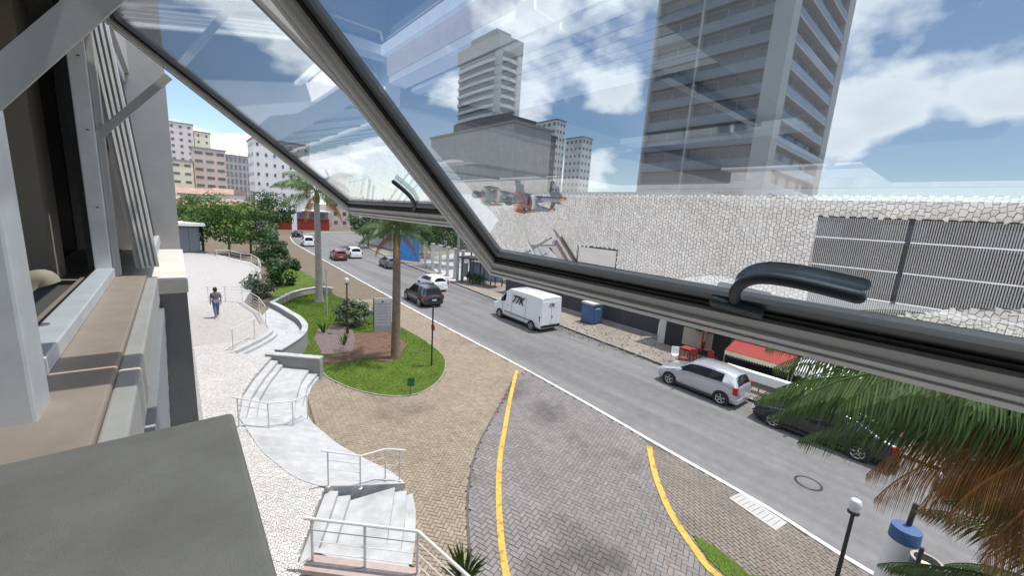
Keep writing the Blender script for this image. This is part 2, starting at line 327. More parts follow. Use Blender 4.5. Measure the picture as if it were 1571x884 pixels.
def dist_cam(p): return math.hypot(p[0], p[1])
def pieces(polys, zb, h, mat, name, parent, near=(0,0), rest='paving_field', jit=0.003, shared=None):
    """stones/pavers: the 300 nearest as parts, the rest joined as one part"""
    polys.sort(key=lambda q: (q[0][0]-near[0])**2+(q[0][1]-near[1])**2)
    for c, pts in polys[:300]:
        z1 = h+random.uniform(-jit, jit)
        if shared:
            me, ang, _s = shared; o = bpy.data.objects.new(name, me); COL.objects.link(o); o.location = (c[0], c[1], zb+z1); o.rotation_euler = (random.uniform(-.006,.006), random.uniform(-.006,.006), ang if len(pts) == 0 else pts[0])
        else:
            o = MB().prism([(x-c[0], y-c[1]) for x, y in pts], -h-0.012, 0).build(name, mat); o.location = (c[0], c[1], zb+z1)
        o.parent = parent
    m = MB()
    for c, pts in polys[300:]:
        z1 = zb+h+random.uniform(-jit, jit)
        if shared:
            a = pts[0] if pts else shared[1]; ca, sa = math.cos(a), math.sin(a); hx, hy = shared[2]
            pts = [(c[0]+ca*x-sa*y, c[1]+sa*x+ca*y) for x, y in ((-hx,-hy),(hx,-hy),(hx,hy),(-hx,hy))]
        m.prism(pts, zb-0.01, z1)
    if m.v: m.build(rest, mat, parent, kind='stuff')
def bond(poly, lx, ly, ang, gap, zb, h, mat, parent, maxd=30, herring=False, name='paver'):
    hx, hy = (lx-gap)/2, (ly-gap)/2; b = 0.006
    t = MB().add([(-hx,-hy,-h-.012),(hx,-hy,-h-.012),(hx,hy,-h-.012),(-hx,hy,-h-.012),(-hx,-hy,-b),(hx,-hy,-b),(hx,hy,-b),(-hx,hy,-b),(-hx+b,-hy+b,0),(hx-b,-hy+b,0),(hx-b,hy-b,0),(-hx+b,hy-b,0)],
                 [(8,9,10,11)]+[(i,(i+1)%4,4+(i+1)%4,4+i) for i in range(4)]+[(4+i,4+(i+1)%4,8+(i+1)%4,8+i) for i in range(4)])
    me = bpy.data.meshes.new(name); me.from_pydata(t.v, [], t.f); me.materials.append(C[mat]); me.update()
    xs = [p[0] for p in poly]; ys = [p[1] for p in poly]; ca, sa = math.cos(ang), math.sin(ang); out = []
    n = int(max(max(xs)-min(xs), max(ys)-min(ys))/min(lx, ly))+4; cx0, cy0 = (min(xs)+max(xs))/2, (min(ys)+max(ys))/2
    if herring:                              # 90-degree herringbone of 2:1 pavers
        w = ly; span = int(math.hypot(max(xs)-min(xs), max(ys)-min(ys))/w/2)+4
        for i in range(-span, span):
            for j in range(-span, span):
                k = (i-j) % 4
                if k == 0: p = ((i+1)*w, (j+.5)*w); a = ang
                elif k == 3: p = ((i+.5)*w, (j+1)*w-0*w); a = ang+math.pi/2
                else: continue
                q = (cx0+ca*p[0]-sa*p[1], cy0+sa*p[0]+ca*p[1])
                if dist_cam(q) < maxd and inside(q, poly): out.append((q, [a]))
    else:
        nx = int(math.hypot(max(xs)-min(xs), max(ys)-min(ys))/lx/2)+3; ny = int(math.hypot(max(xs)-min(xs), max(ys)-min(ys))/ly/2)+3
        for j in range(-ny, ny):
            for i in range(-nx, nx):
                p = ((i+(0.5 if j % 2 else 0))*lx, j*ly); q = (cx0+ca*p[0]-sa*p[1], cy0+sa*p[0]+ca*p[1])
                if dist_cam(q) < maxd and inside(q, poly): out.append((q, [ang]))
    pieces(out, zb, h, mat, name, parent, (5.5, 5.0), 'paver_field', shared=(me, ang, (hx, hy)))
pave = bpy.data.objects['pavement']
bond([p for p in beige], 0.21, 0.105, R(38), 0.011, 0.062, 0.038, 'paver_beige', pave, 34, herring=True)
bond(drive, 0.25, 0.125, R(20), 0.012, 0.066, 0.034, 'paver_grey', drive_slab, 34, herring=True)
lawn_tri = [xy(G(u,v,ZW)) for u, v in [(1062,822),(1100,842),(1150,884)]]+[(10.2,1.2),(10.0,-4),(9.2,-4),(8.95,1.0)]+[xy(G(u,v,ZW)) for u, v in [(1112,884),(1085,858)]]
bond([p for p in strip], 0.21, 0.105, R(70), 0.012, 0.0645, 0.0355, 'paver_brown', strip_slab, 30)
ribbon(curbL, 0.07, 0.02, ZW+0.012).build('driveway_kerb', 'bed_grey', kind='structure')
lawn_strip = MB().prism(lawn_tri, 0.03, ZW+0.02).build('lawn_strip', 'turf', kind='structure')
def line_mark(pts, w, z, name, mat, label):
    m = ribbon(pts, w, z-0.006, z+0.006); o = m.build(name, mat); o['kind'] = 'structure'; return o
line_mark(yelL, 0.16, ZW+0.008, 'yellow_line', 'yellow', None)
line_mark(yelR, 0.18, ZW+0.014, 'yellow_kerb_line', 'yellow', None)
# drainage cover in the pavement strip
dc = [G(u,v,ZW+0.006) for u,v in [(1118,765),(1136,757),(1208,803),(1190,815)]]
t = thing('drain_cover', 'long pale concrete drain cover set in the brown pavers beside the white kerb', 'drain cover', (dc[0]+dc[2])/2)
m = MB().prism([xy(p-t.location) for p in dc], -0.02, 0.012).build('cover_plate', 'cover', t)
m = MB(); cdir = (dc[2]-dc[1]); 
for i in range(9):
    a = dc[1].lerp(dc[2], (i+.6)/9.6); b = dc[0].lerp(dc[3], (i+.6)/9.6); p0 = a.lerp(b, .15)-t.location; p1 = a.lerp(b, .85)-t.location
    MB().beam(p0+Vector((0,0,.013)), p1+Vector((0,0,.013)), 0.02, 0.006).build('slot', 'grate', t)
# manhole on the road
mh = G(1240, 742, 0)
t = thing('manhole_cover', 'round iron manhole cover in the asphalt in front of the palm fronds', 'manhole', (mh.x, mh.y, 0.003))
MB().lathe((0,0,0), [(0,.008),(.30,.008),(.31,.004)], 24).build('lid', 'asphalt', t); MB().lathe((0,0,0), [(.31,.009),(.37,.009),(.38,0)], 24).build('ring', 'iron', t)

# ------------------------------------------------------------------ plaza
plaza_r = [(2.25,-8),(2.25,6.35)]+g2([(455,862),(475,805),(497,748),(450,730),(400,690),(365,640),(372,604),(391,576),(417,547),(353,541),(395,521),(414,508),(411,497),(400,480),(374,463),(388,440),(402,425),(398,410),(385,402),(350,394)], ZP)
plaza_poly = [(-0.2,-8)]+plaza_r+[(-0.2,70)]
plaza = MB().prism(plaza_poly, 0.0, ZP-0.03).build('plaza', 'bed_stone', kind='structure')
def stones(poly, pitch, maxd, avoid):
    out = []; xs = [p[0] for p in poly]; ys = [p[1] for p in poly]; vs = {}
    def jp(i, j, k):
        if (i,j,k) not in vs:
            vs[(i,j,k)] = ((i+random.uniform(-.26,.26))*pitch, (j+random.uniform(-.27,.27))*pitch*0.8)
        return vs[(i,j,k)]
    for j in range(int(-8/pitch/.8), int(maxd/pitch/.8)):
        y = (j+.5)*pitch*.8
        big = 1
        for i in range(0, int(6/pitch)):
            o = 0.5 if j % 2 else 0.0
            c = ((i+.5+o)*pitch, y)
            if not inside(c, poly) or any(inside(c, a) for a in avoid): continue
            # corners shared with neighbours, rows offset by half a stone
            q = [jp(i+o, j, 0), jp(i+o+.5, j, 0), jp(i+o+1, j, 0), jp(i+o+1, j+1, 0), jp(i+o+.5, j+1, 0), jp(i+o, j+1, 0)]
            cx = sum(p[0] for p in q)/6; cy = sum(p[1] for p in q)/6; s = 0.88
            out.append(((cx,cy), [(cx+(p[0]-cx)*s, cy+(p[1]-cy)*s) for p in q]))
    return out
cov = [xy(RG(u,v,ZP)) for u,v in [(884,415),(887,376),(948,383),(944,428)]]; cov[0] = (cov[0][0]+.45, cov[1][1]); cov[3] = (cov[3][0]+.45, cov[2][1])
gtop = [xy(RG(u,v,ZP)) for u,v in [(1255,331),(1240,432),(1232,492),(1330,492),(1450,476),(1600,452),(1640,342)]]; gtop[2] = (RG(1232,485,ZP).x, gtop[1][1]); gtop[-1] = (gtop[0][0], -2.2); gtop[-2] = (gtop[-2][0]-.2, -2.2)
gut = 0.22
stone_poly = [(gut,-8)]+[p for p in plaza_r]+[(gut,40)]
pieces(stones(stone_poly, 0.078, 22, [cov, gtop]), ZP-0.03, 0.03, 'stone', 'stone', plaza, (1.2, 4.0), 'stone_field', jit=0.004)
# concrete gutter along the building foot
t = MB().box(-0.2, -0.03, -8, 30, ZP-0.03, ZP+0.01).build('gutter_channel', 'concrete_dk', plaza)
MB().box(-0.03, 0.12, -8, 30, ZP-0.03, ZP-0.012).build('gutter_bed', 'kerb_grey', plaza); MB().box(0.12, gut, -8, 30, ZP-0.03, ZP+0.012).build('gutter_edge', 'concrete_dk', plaza)
t = thing('access_cover', 'square pale concrete access cover mirrored in the big pane, let into the stone plaza', 'access cover', (cov[1][0], cov[1][1], ZP))
cc = (sum(p[0] for p in cov)/4, sum(p[1] for p in cov)/4)
MB().prism([(p[0]-cov[1][0], p[1]-cov[1][1]) for p in cov], -0.02, -0.006).build('frame', 'grate_dk', t)
hw, hl = abs(cov[0][0]-cov[1][0])/2-.03, abs(cov[1][1]-cov[2][1])/2-.03; ox, oy = cc[0]-cov[1][0], cc[1]-cov[1][1]
box('lid', (ox-hw, ox-.006-hw*.25, oy-hl, oy+hl, -.01, .004), 'cover', t); box('lid', (ox+.006-hw*.25, ox+hw, oy-hl, oy-.006, -.01, .004), 'cover', t); box('lid', (ox+.006-hw*.25, ox+hw, oy+.006, oy+hl, -.01, .004), 'cover', t)
t = thing('ventilation_grate', 'dark steel ventilation grating in the stone plaza, mirrored in the big pane', 'grate', (gtop[0][0], gtop[0][1], ZP))
gl = [(p[0]-gtop[0][0], p[1]-gtop[0][1]) for p in gtop]
MB().prism(gl, -0.03, -0.022).build('pit', 'grate_dk', t)
m = MB(); nb = 0
for k in range(330):                         # bars along x
    y = 0.05-k*0.024; x = 0.02; xs_ = [x+i*.02 for i in range(150) if inside((x+i*.02, y), gl)]
    if len(xs_) > 3: m.beam((xs_[0], y, -.008), (xs_[-1], y, -.008), 0.0115, 0.02)
m.build('bars', 'grate', t, kind='stuff')
for k in range(5):
    x = 0.32+k*0.42; ys_ = [-.02-i*.02 for i in range(300) if inside((x, -.02-i*.02), gl)]
    if len(ys_) > 3: MB().beam((x, ys_[0], .004), (x, ys_[-1], .004), 0.018, 0.01).build('cross_bar', 'sign_pale', t)
for y in (-1.05,): MB().beam((0.02, y, .002), (1.2, y, .002), 0.05, 0.016).build('joint_bar', 'grate_dk', t)

# ------------------------------------------------------------------ terrace, stairs and low walls
def tread_strip(la, lb, za, zb, z, name, z0=0.0):
    return MB().prism([xy(p) for p in la]+[xy(p) for p in lb[::-1]], z0, z, ).build(name, 'concrete', kind='structure')
def L2(pts, z): return [G(u, v, z) for u, v in pts]
s0 = L2([(500,745),(455,862)], 1.0); s1 = L2([(519,754),(487,845)], .85); s2 = L2([(538,760),(508,855)], .70)
s3 = L2([(606,748),(600,790),(592,838)], .55); s4 = L2([(624,753),(621,800),(610,872)], .40); s5 = L2([(633,757),(638,785),(637,830),(632,866)], .25)
stair = MB().prism([xy(p) for p in s0]+[xy(p) for p in s1[::-1]], 0.05, .85).build('stairs', 'concrete', kind='structure')
for a, b, z in ((s1, s2, .70), (s2, s3, .55), (s3, s4, .40), (s4, s5, .25)):
    MB().prism([xy(p) for p in a]+[xy(p) for p in b[::-1]], 0.05, z).build('tread', 'concrete', stair)
ext = [xy(s5[-1]), (3.2, 6.35), (4.6, 5.2)]
pl = MB().prism([(1.62,7.35),(2.25,6.35),(2.25,-8),(2.9,-8),(2.9,5.2)]+[xy(s4[-1]), xy(s2[-1])], 0.05, ZP+.012).build('landing', 'concrete', kind='structure')
for k, (xa, xb, z) in enumerate(((2.9,3.3,.8),(3.3,3.75,.6),(3.75,4.1,.4))): box('tread', (xa, xb, -8, 2.0-k*.3, .05, z), 'concrete', pl)
b1 = [G(u,v,ZP+.1) for u, v in [(470,866),(600,882),(642,889)]]
MB().beam(b1[0], b1[2], 0.34, 0.10).build('coping', 'pink_stone', pl)
tl = L2([(367,641),(385,668),(400,691),(425,712),(450,731),(475,741),(499,748)], ZP+.012); tr_ = L2([(474,640),(481,650),(495,662),(520,682),(560,704),(600,724),(622,742)], .27)
tm = MB(); n7 = len(tl); tl, tr_ = smoothline(tl, 3), smoothline(tr_, 3); n7 = len(tl)
tm.add([tuple(p) for p in tl]+[tuple(p) for p in tr_]+[(p.x,p.y,.03) for p in tl]+[(p.x,p.y,.03) for p in tr_],
       [(i, i+n7, i+n7+1, i+1) for i in range(n7-1)]+[(2*n7+i, i, i+1, 2*n7+i+1) for i in range(n7-1)]+[(n7+i, 3*n7+i, 3*n7+i+1, n7+i+1) for i in range(n7-1)]+[(0, 2*n7, 3*n7, n7), (n7-1, 2*n7-1, 4*n7-1, 3*n7-1)])
tm.build('terrace', 'concrete', kind='structure')
f0 = L2([(417,547),(391,576),(372,604),(366,638)], 1.0); f1 = L2([(428,552),(405,580),(385,610),(376,645)], .85); f2 = L2([(437,556),(416,582),(398,612),(392,652)], .70)
f3 = L2([(478,562),(462,585),(453,615),(452,650)], .55); f4 = L2([(489,571),(472,592),(464,620),(466,645)], .40); f5 = L2([(493,574),(478,594),(470,615),(474,645)], .25)
st2 = MB().prism([xy(p) for p in f0]+[xy(p) for p in f1[::-1]], 0.05, .85).build('stairs', 'concrete', kind='structure')
for a, b, z in ((f1, f2, .70), (f2, f3, .55), (f3, f4, .40), (f4, f5, .25)): MB().prism([xy(p) for p in a]+[xy(p) for p in b[::-1]], 0.05, z).build('tread', 'concrete', st2)
wa, wb = G(410, 541, 1.12), G(493, 548, 1.12)
tw = thing('retaining_wall', 'short grey concrete wall with pale top at the head of the middle stairs', 'wall', (wa.x, wa.y, 0.05))
MB().beam(wa-Vector((wa.x,wa.y,.05))-Vector((0,0,.58)), wb-Vector((wa.x,wa.y,.05))-Vector((0,0,.58)), 0.28, 1.02).build('wall_body', 'concrete_dk', tw)
MB().beam(wa-Vector((wa.x,wa.y,.05))-Vector((0,0,.04)), wb-Vector((wa.x,wa.y,.05))-Vector((0,0,.04)), 0.34, 0.06).build('coping', 'concrete', tw)
ramp_in = [(353,541),(395,521),(414,508),(411,497),(400,480)]; ramp_wall = [(417,465),(432,472),(445,480),(457,487),(465,495),(468,504),(461,516),(441,530),(426,539)]
MB().prism([xy(p) for p in L2(ramp_in, ZP)]+[xy(p) for p in L2(ramp_wall+[(410,543)], .85)], 0.05, .72).build('ramp', 'concrete', kind='structure')
for k, (dz, w) in enumerate(((.86, .42), (1.016, .22))):
    ribbon(smoothline(L2(ramp_in[:4], ZP), 5), w, .1, dz, side=.3-.2*k).build('curved_step', 'concrete', kind='structure')
cw = smoothline(L2(ramp_wall, 1.0), 5)
t = thing('curved_wall', 'low curved white topped wall between the ramp and the grass bed', 'wall', xy(cw[0])+(0.05,))
loc = lambda pts, t: [Vector((p[0]-t.location.x, p[1]-t.location.y, 0)) for p in pts]
ribbon(loc(cw, t), 0.24, 0, .95).build('wall_body', 'concrete_dk', t); ribbon(loc(cw, t), 0.30, .951, 1.02).build('coping', 'concrete', t)
cw2 = smoothline(L2([(417,464),(432,456),(450,448),(470,443),(492,440),(511,442)], .6), 4)
t = thing('low_wall', 'low brownish wall with white coping running from the curved wall to the pavement', 'wall', xy(cw2[0])+(0.05,))
ribbon(loc(cw2, t), 0.24, 0, .5).build('wall_body', 'pink_stone', t); ribbon(loc(cw2, t), 0.30, .501, .57).build('coping', 'concrete', t)

# ------------------------------------------------------------------ lawn, beds, grass
lawn = MB().prism(grass_poly, 0.03, 0.125).build('lawn', 'turf', kind='structure')
ribbon([Vector((p[0],p[1],0)) for p in gw[:34]], 0.06, .03, .135).build('lawn_edging', 'kerb_grey', kind='structure')
far_lawn = [xy(p) for p in L2([(425,418),(442,405),(470,420),(500,436),(470,441),(440,450),(417,460)], .12)]
MB().prism(far_lawn, 0.03, 0.122).build('lawn', 'turf', kind='structure')
bed = [xy(p) for p in L2([(488,505),(515,498),(540,505),(545,520),(540,540),(495,545),(482,520)], .12)]
MB().prism(bed, 0.05, 0.137).build('mulch_bed', 'mulch', kind='structure')
soil = [xy(p) for p in L2([(540,512),(600,508),(625,530),(600,556),(560,550),(505,560),(492,548),(538,542)], .12)]
MB().prism(soil, 0.05, 0.132).build('soil_bed', 'soil', kind='structure')
def grass(poly, n, avoid, name, label, hgt=.07):
    m = MB(); xs = [p[0] for p in poly]; ys = [p[1] for p in poly]; k = 0; tries = 0
    while k < n and tries < n*12:
        tries += 1
        p = (random.uniform(min(xs), max(xs)), random.uniform(min(ys), max(ys)))
        if not inside(p, poly) or any(inside(p, a) for a in avoid): continue
        a = random.uniform(0, 6.28); w = random.uniform(.006,.014)*(1+p[1]*.04); h = random.uniform(.3,1.0)*hgt*.75; dx, dy = math.cos(a)*w, math.sin(a)*w; lx, ly = random.uniform(-.05,.05), random.uniform(-.05,.05)
        m.add([(p[0]-dx,p[1]-dy,.11),(p[0]+dx,p[1]+dy,.11),(p[0]+lx,p[1]+ly,.12+h)], [(0,1,2)]); k += 1
    return m.build(name, 'blade', label=label, cat='grass', kind='stuff')
grass(grass_poly, 70000, [bed, soil], 'grass', 'short mown grass of the rounded lawn between stairs and road')
grass(lawn_tri, 4000, [], 'grass', 'narrow wedge of grass beside the right yellow line', .06)
grass(far_lawn, 5000, [], 'grass', 'grass strip beside the round shrubs along the road')

# ------------------------------------------------------------------ railings
def railing(pts, label, h=.95, wires=3, mat='rail_paint', r=.022, group='white tube railings of the plaza stairs', tops=None):
    b = Vector(pts[0]); t = thing('railing', label, 'railing', b, group=group)
    tp = []
    for i, p in enumerate(pts):
        p = Vector(p)-b; hh = h if tops is None else tops[i]
        MB().tube([p+Vector((0,0,-.02)), p+Vector((0,0,hh))], r*.85, 8).build('post', mat, t, smooth=True); tp.append(p+Vector((0,0,hh)))
        MB().lathe(p, [(.05,0),(.05,.012),(.02,.016)], 10).build('post_base', mat, t)
    d0 = (tp[0]-tp[1]).normalized()*.14; d1 = (tp[-1]-tp[-2]).normalized()*.16
    MB().tube([tp[0]+d0]+tp+[tp[-1]+d1], r, 8).build('handrail', mat, t, smooth=True)
    for k in range(wires):
        f = (k+1)/(wires+1)
        MB().tube([q-Vector((0,0,(h*f))) for q in tp], r*.35, 5).build('rail_bar', mat, t)
    return t
up = lambda pts, zs: [G(u, v, z) for (u, v), z in zip(pts, zs)]
r1 = up([(480,864),(560,874),(640,884)], [1.11]*3); r1.append(Vector((r1[-1].x+.25, r1[-1].y-1.1, 1.02))); r1.append(Vector((r1[-1].x+.25, r1[-1].y-1.5, 1.02)))
railing(r1, 'nearest white railing, on the pinkish coping at the foot of the picture', r=.03)
railing(up([(504,747),(553,750),(591,736),(613,738)], [1.0,.70,.48,.34]), 'white railing with a bent handrail at the top of the nearest stairs', tops=[.95,.92,.92,.95])
railing(up([(367,656),(413,661),(450,656),(472,644)], [1.0,.72,.48,.3]), 'white railing with a bent handrail between the two flights of stairs', tops=[.95,.92,.92,.95])
railing(up([(358,536),(391,518)], [1.03,1.03]), 'short white railing on the curved steps near the walking man')
railing([p for p in up([(320,462),(346,461),(372,463),(398,480),(408,495)], [1.02]*5)], 'white railing curving down behind the walking man', wires=4)
railing(up([(333,397),(352,397),(370,402),(386,404),(397,411),(401,424)], [1.02]*6), 'white curved railing round the far end of the plaza by the trees', wires=2, r=.03)

# ================================================================== THE BUILDING WE LOOK OUT OF
def adopt(o, t):
    o.parent = t; o.matrix_parent_inverse = Matrix.Translation(-t.location); return o
Z = CAMZ
bld = thing('office_building', 'grey rendered office building at the left edge with brown sill and white window frames', 'building', (-0.3, 3.0, ZP))
def part(name, b, mat, bv=0.0, par=None):
    o = adopt(box(name, b, mat), bld)
    if bv: bevel(o, bv)
    return o
# ground floors below the window band
part('lower_wall', (-0.6, -0.16, -8, 30, ZP+.01, ZP+.45), 'concrete_dk')
for k in range(20):
    y0 = -8+k*1.9
    part('glazing', (-0.5, -0.19, y0+.04, y0+1.86, ZP+.46, ZP+3.05), 'facade_glass'); part('glazing', (-0.5, -0.19, y0+.04, y0+1.86, ZP+3.4, Z-1.72), 'facade_glass')
    part('glazing_bar', (-0.5, -0.15, y0-.035, y0+.035, ZP+.455, Z-1.725), 'dark_alu')
part('floor_band', (-0.6, -0.13, -8, 30, ZP+3.06, ZP+3.39), 'concrete_dk'); part('spandrel', (-0.6, -0.175, -8, 30, Z-1.70, Z-.62), 'pier_dark')
for k in range(9): part('slat', (-0.172, -0.085-.004*k, .93, 2.985, Z-.74-k*.105, Z-.66-k*.105), 'render_grey')
# piers and ledges
part('pier', (-0.62, 0.045, -1.6, 0.90, ZP+.012, Z-.585), 'pier_dark'); part('ledge', (-0.30, 0.062, -1.7, 0.914, Z-.583, Z-.43), 'slab', .008)
part('pier', (-0.62, 0.024, 3.0, 5.3, ZP+.012, Z-.585), 'pier_dark'); part('ledge', (-0.36, 0.032, 2.985, 4.68, Z-.583, Z-.50), 'ledge', .01)
part('upper_pier', (-0.62, 0.018, 4.69, 5.6, Z-.58, Z+3.2), 'render_grey')
part('upper_pier', (-0.62, 0.02, -3.2, -1.75, Z-.58, Z+3.2), 'render_grey')
part('upper_wall', (-0.62, -0.20, -3.2, 4.685, Z+.93, Z+3.2), 'render_grey')
part('lower_parapet', (-0.62, -0.36, -1.6, 4.685, Z-1.6, Z-.50), 'room')
# sill
part('sill', (-0.40, -0.145, 0.916, 2.983, Z-.62, Z-.462), 'sill', .006); part('sill_edge', (-0.1445, -0.10, 0.916, 2.983, Z-.62, Z-.475), 'ledge', .006)
# fixed frames
part('sill_frame', (-0.335, -0.265, 1.245, 2.945, Z-.461, Z-.415), 'white_alu', .004); part('sill_gasket', (-0.352, -0.336, 1.245, 2.945, Z-.461, Z-.428), 'gasket')
part('mullion', (-0.34, -0.235, 1.13, 1.244, Z-.499, Z+.93), 'white_alu', .006); part('mullion_gasket', (-0.338, -0.262, 1.2445, 1.254, Z-.46, Z+.92), 'gasket')
part('mullion', (-0.34, -0.275, 2.946, 3.03, Z-.461, Z+.93), 'white_alu', .004); part('mullion_cover', (-0.274, -0.245, 2.965, 3.01, Z-.461, Z+.90), 'aluminium', .004)
part('mullion_gasket', (-0.362, -0.3405, 2.95, 3.0, Z-.46, Z+.92), 'gasket'); part('head_frame', (-0.34, -0.23, -1.6, 4.68, Z+.86, Z+.929), 'white_alu')
for z in (-.1, .28, .62):
    adopt(MB().lathe((-.3, 2.944, Z+z), [(0,.0),(.006,.0),(.006,.004)], 8).build('screw', 'gasket'), bld)
# room behind
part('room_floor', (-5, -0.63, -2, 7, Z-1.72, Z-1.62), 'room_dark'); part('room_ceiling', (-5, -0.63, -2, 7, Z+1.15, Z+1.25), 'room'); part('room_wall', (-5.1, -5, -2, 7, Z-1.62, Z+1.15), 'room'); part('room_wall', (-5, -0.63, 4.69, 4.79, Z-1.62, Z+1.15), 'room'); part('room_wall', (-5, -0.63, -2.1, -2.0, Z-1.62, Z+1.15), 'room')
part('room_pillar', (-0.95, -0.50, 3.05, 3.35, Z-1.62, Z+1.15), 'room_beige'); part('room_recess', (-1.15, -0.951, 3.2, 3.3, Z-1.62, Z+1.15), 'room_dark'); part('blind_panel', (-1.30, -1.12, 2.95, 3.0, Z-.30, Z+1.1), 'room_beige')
# interior chair by the window
t = thing('office_chair', 'beige curved chair arm and dark seat just inside the window', 'chair', (-0.85, 2.0, Z-1.62))
a0 = [GY(u, v, 1.75)-t.location for u, v in [(22,500),(26,452),(38,436),(55,428),(68,427),(76,436)]]
MB().tube(smoothline(a0, 4), 0.026, 10).build('armrest', 'chair_beige', t, smooth=True)
bevel(MB().box(-.3,.25,-.3,.25,.40,.48).build('seat', 'room_dark', t), .03); bevel(MB().box(-.34,-.28,-.28,.24,.50,1.25).build('backrest', 'room_dark', t), .02); MB().tube([(0,0,.05),(0,0,.40)], .03).build('column', 'iron', t)
for k in range(5): a = k*1.2566; MB().beam((0,0,.06), (.3*math.cos(a),.3*math.sin(a),.04), .04, .03).build('leg', 'iron', t)

# ------------------------------------------------------------------ the open awning sashes
def sash(name, label, th, rail, y0, y1, L, pane_mats, ribs=False):
    v = Vector((math.sin(th), 0, -math.cos(th))); n = Vector((math.cos(th), 0, math.sin(th))); u = Vector((0, 1, 0))
    hg = Vector((rail[0], (y0+y1)/2, rail[2])) - v*L; w = y1-y0
    t = thing(name, label, 'window', hg, group='open awning windows')
    def bar(nm, ua, ub, va, vb, na, nb, mat, bv=0):
        o = MB().obox(u*(ua+ub)/2+v*(va+vb)/2+n*(na+nb)/2, u*(ub-ua)/2, v*(vb-va)/2, n*(nb-na)/2).build(nm, mat, t)
        if bv: bevel(o, bv)
        return o
    hw = w/2
    layers = [('frame', 0.0, 0.020, -.038, .03, 'white_alu'), ('frame_groove', .020, .0235, -.028, .03, 'gasket'), ('frame_lip', .0235, .044, -.034, .03, 'white_alu'), ('frame_face', .044, .088, -.026, .028, 'aluminium'), ('gasket', .088, .108, -.016, .02, 'gasket'), ('glazing_bead', .108, .138, -.010, .014, 'dark_alu')]
    for nm, a, b, na, nb, mt in [(q[0], q[1]*.86, q[2]*.86)+q[3:] for q in layers]:
        bar(nm, -hw+a, hw-a, L-b, L-a, na, nb, mt); bar(nm, -hw+a, hw-a, a, b, na, nb, mt)
        bar(nm, hw-b, hw-a, b, L-b, na, nb, mt); bar(nm, -hw+a, -hw+b, b, L-b, na, nb, mt)
    a = .110
    o = MB().obox(v*L/2, u*(hw-a), v*(L/2-a), n*.003).build('pane', pane_mats, t)
    o.data.polygons.foreach_set('material_index', [0, 1, 1, 1, 1, 1]); o.data.update()
    for p in o.data.polygons:
        p.material_index = 0 if p.normal.dot(-n) > .9 else 1
    return t, v, n, hg
A_th, A_rail = R(53.4), (1.0, 0, Z-.045)
PM = ['mirror_glass', 'clear_back']
sB, vB, nB, hB = sash('window_sash', 'large tilted window pane in front, its bottom rail crossing the picture to the right', TH_B, (1.0, 0, Z-.222), -.42, 1.262, 1.55, PM)
sA, vA, nA, hA = sash('window_sash', 'second tilted window pane at upper left, behind the nearest one', A_th, A_rail, 1.285, 2.93, 1.52, PM)
def onplane(px, pt, n, off):
    d = ray(*px); q = Vector(pt)-n*off; return CAM+d*((q-CAM).dot(n)/d.dot(n))
def lever(t, th_n, pt, path, base, r, br):
    hp = smoothline([onplane(p, pt, th_n, .011)-t.location for p in path], 5)
    hp += [hp[-1]+(hp[-1]-hp[-2]).normalized()*q*r for q in (.5,.85,1.0)]
    h = MB().tube(hp, [r]*(len(hp)-3)+[r*.87,r*.52,r*.05], 12).build('handle', 'handle', t, smooth=True)
    a, b = [onplane(p, pt, th_n, .010)-t.location for p in base]
    bb = MB().beam(a, b, br*2, .034, up=-th_n).build('handle_base', 'handle', h); bevel(bb, .006)
lever(sB, nB, hB, [(1128,462),(1128,447),(1142,433),(1172,427),(1225,434),(1316,456)], [(1092,457),(1174,478)], .0115, .014)
lever(sA, nA, hA, [(607,334),(630,331),(636,316),(628,300),(604,279)], [(596,331),(640,337)], .010, .012)
def arm(t, a, b, w, mat='aluminium'):
    MB().beam(Vector(a)-t.location, Vector(b)-t.location, .010, w, up=(0,1,0) if False else (0.3,0,1)).build('stay_arm', mat, t)
arm(sA, GY(134,222,2.96), GY(259,117,2.955), .036)
p0, p1 = GY(-30,152,1.20), GY(150,-4,1.20); arm(sB, p0, p0+(p1-p0)*1.9, .052)
arm(sB, (-.27, -.36, Z+.2), (.28, -.38, Z+.46), .05)
# third window, only ajar, seen edge-on
th_c = R(4.6); vC = Vector((math.sin(th_c), 0, -math.cos(th_c))); 
t = thing('window_sash', 'window standing just ajar beside the grey pier, seen edge-on with pale ribs', 'window', (-.275, 3.06, Z+.86), group='open awning windows')
nC = Vector((math.cos(th_c), 0, math.sin(th_c)))
for k in range(4): MB().obox(vC*.64+nC*(.012+k*.021), Vector((0,.012,0)), vC*.66, nC*.0055).build('rib', 'white_alu', t)
MB().obox(vC*.64+nC*.03+Vector((0,.035,0)), Vector((0,.02,0)), vC*.66, nC*.05).build('stile', 'aluminium', t); MB().obox(vC*1.27+nC*.03+Vector((0,.8,0)), Vector((0,.74,0)), vC*.03, nC*.03).build('bottom_rail', 'aluminium', t); MB().obox(vC*.62+nC*.03+Vector((0,.8,0)), Vector((0,.74,0)), vC*.61, nC*.003).build('pane', 'facade_glass', t)

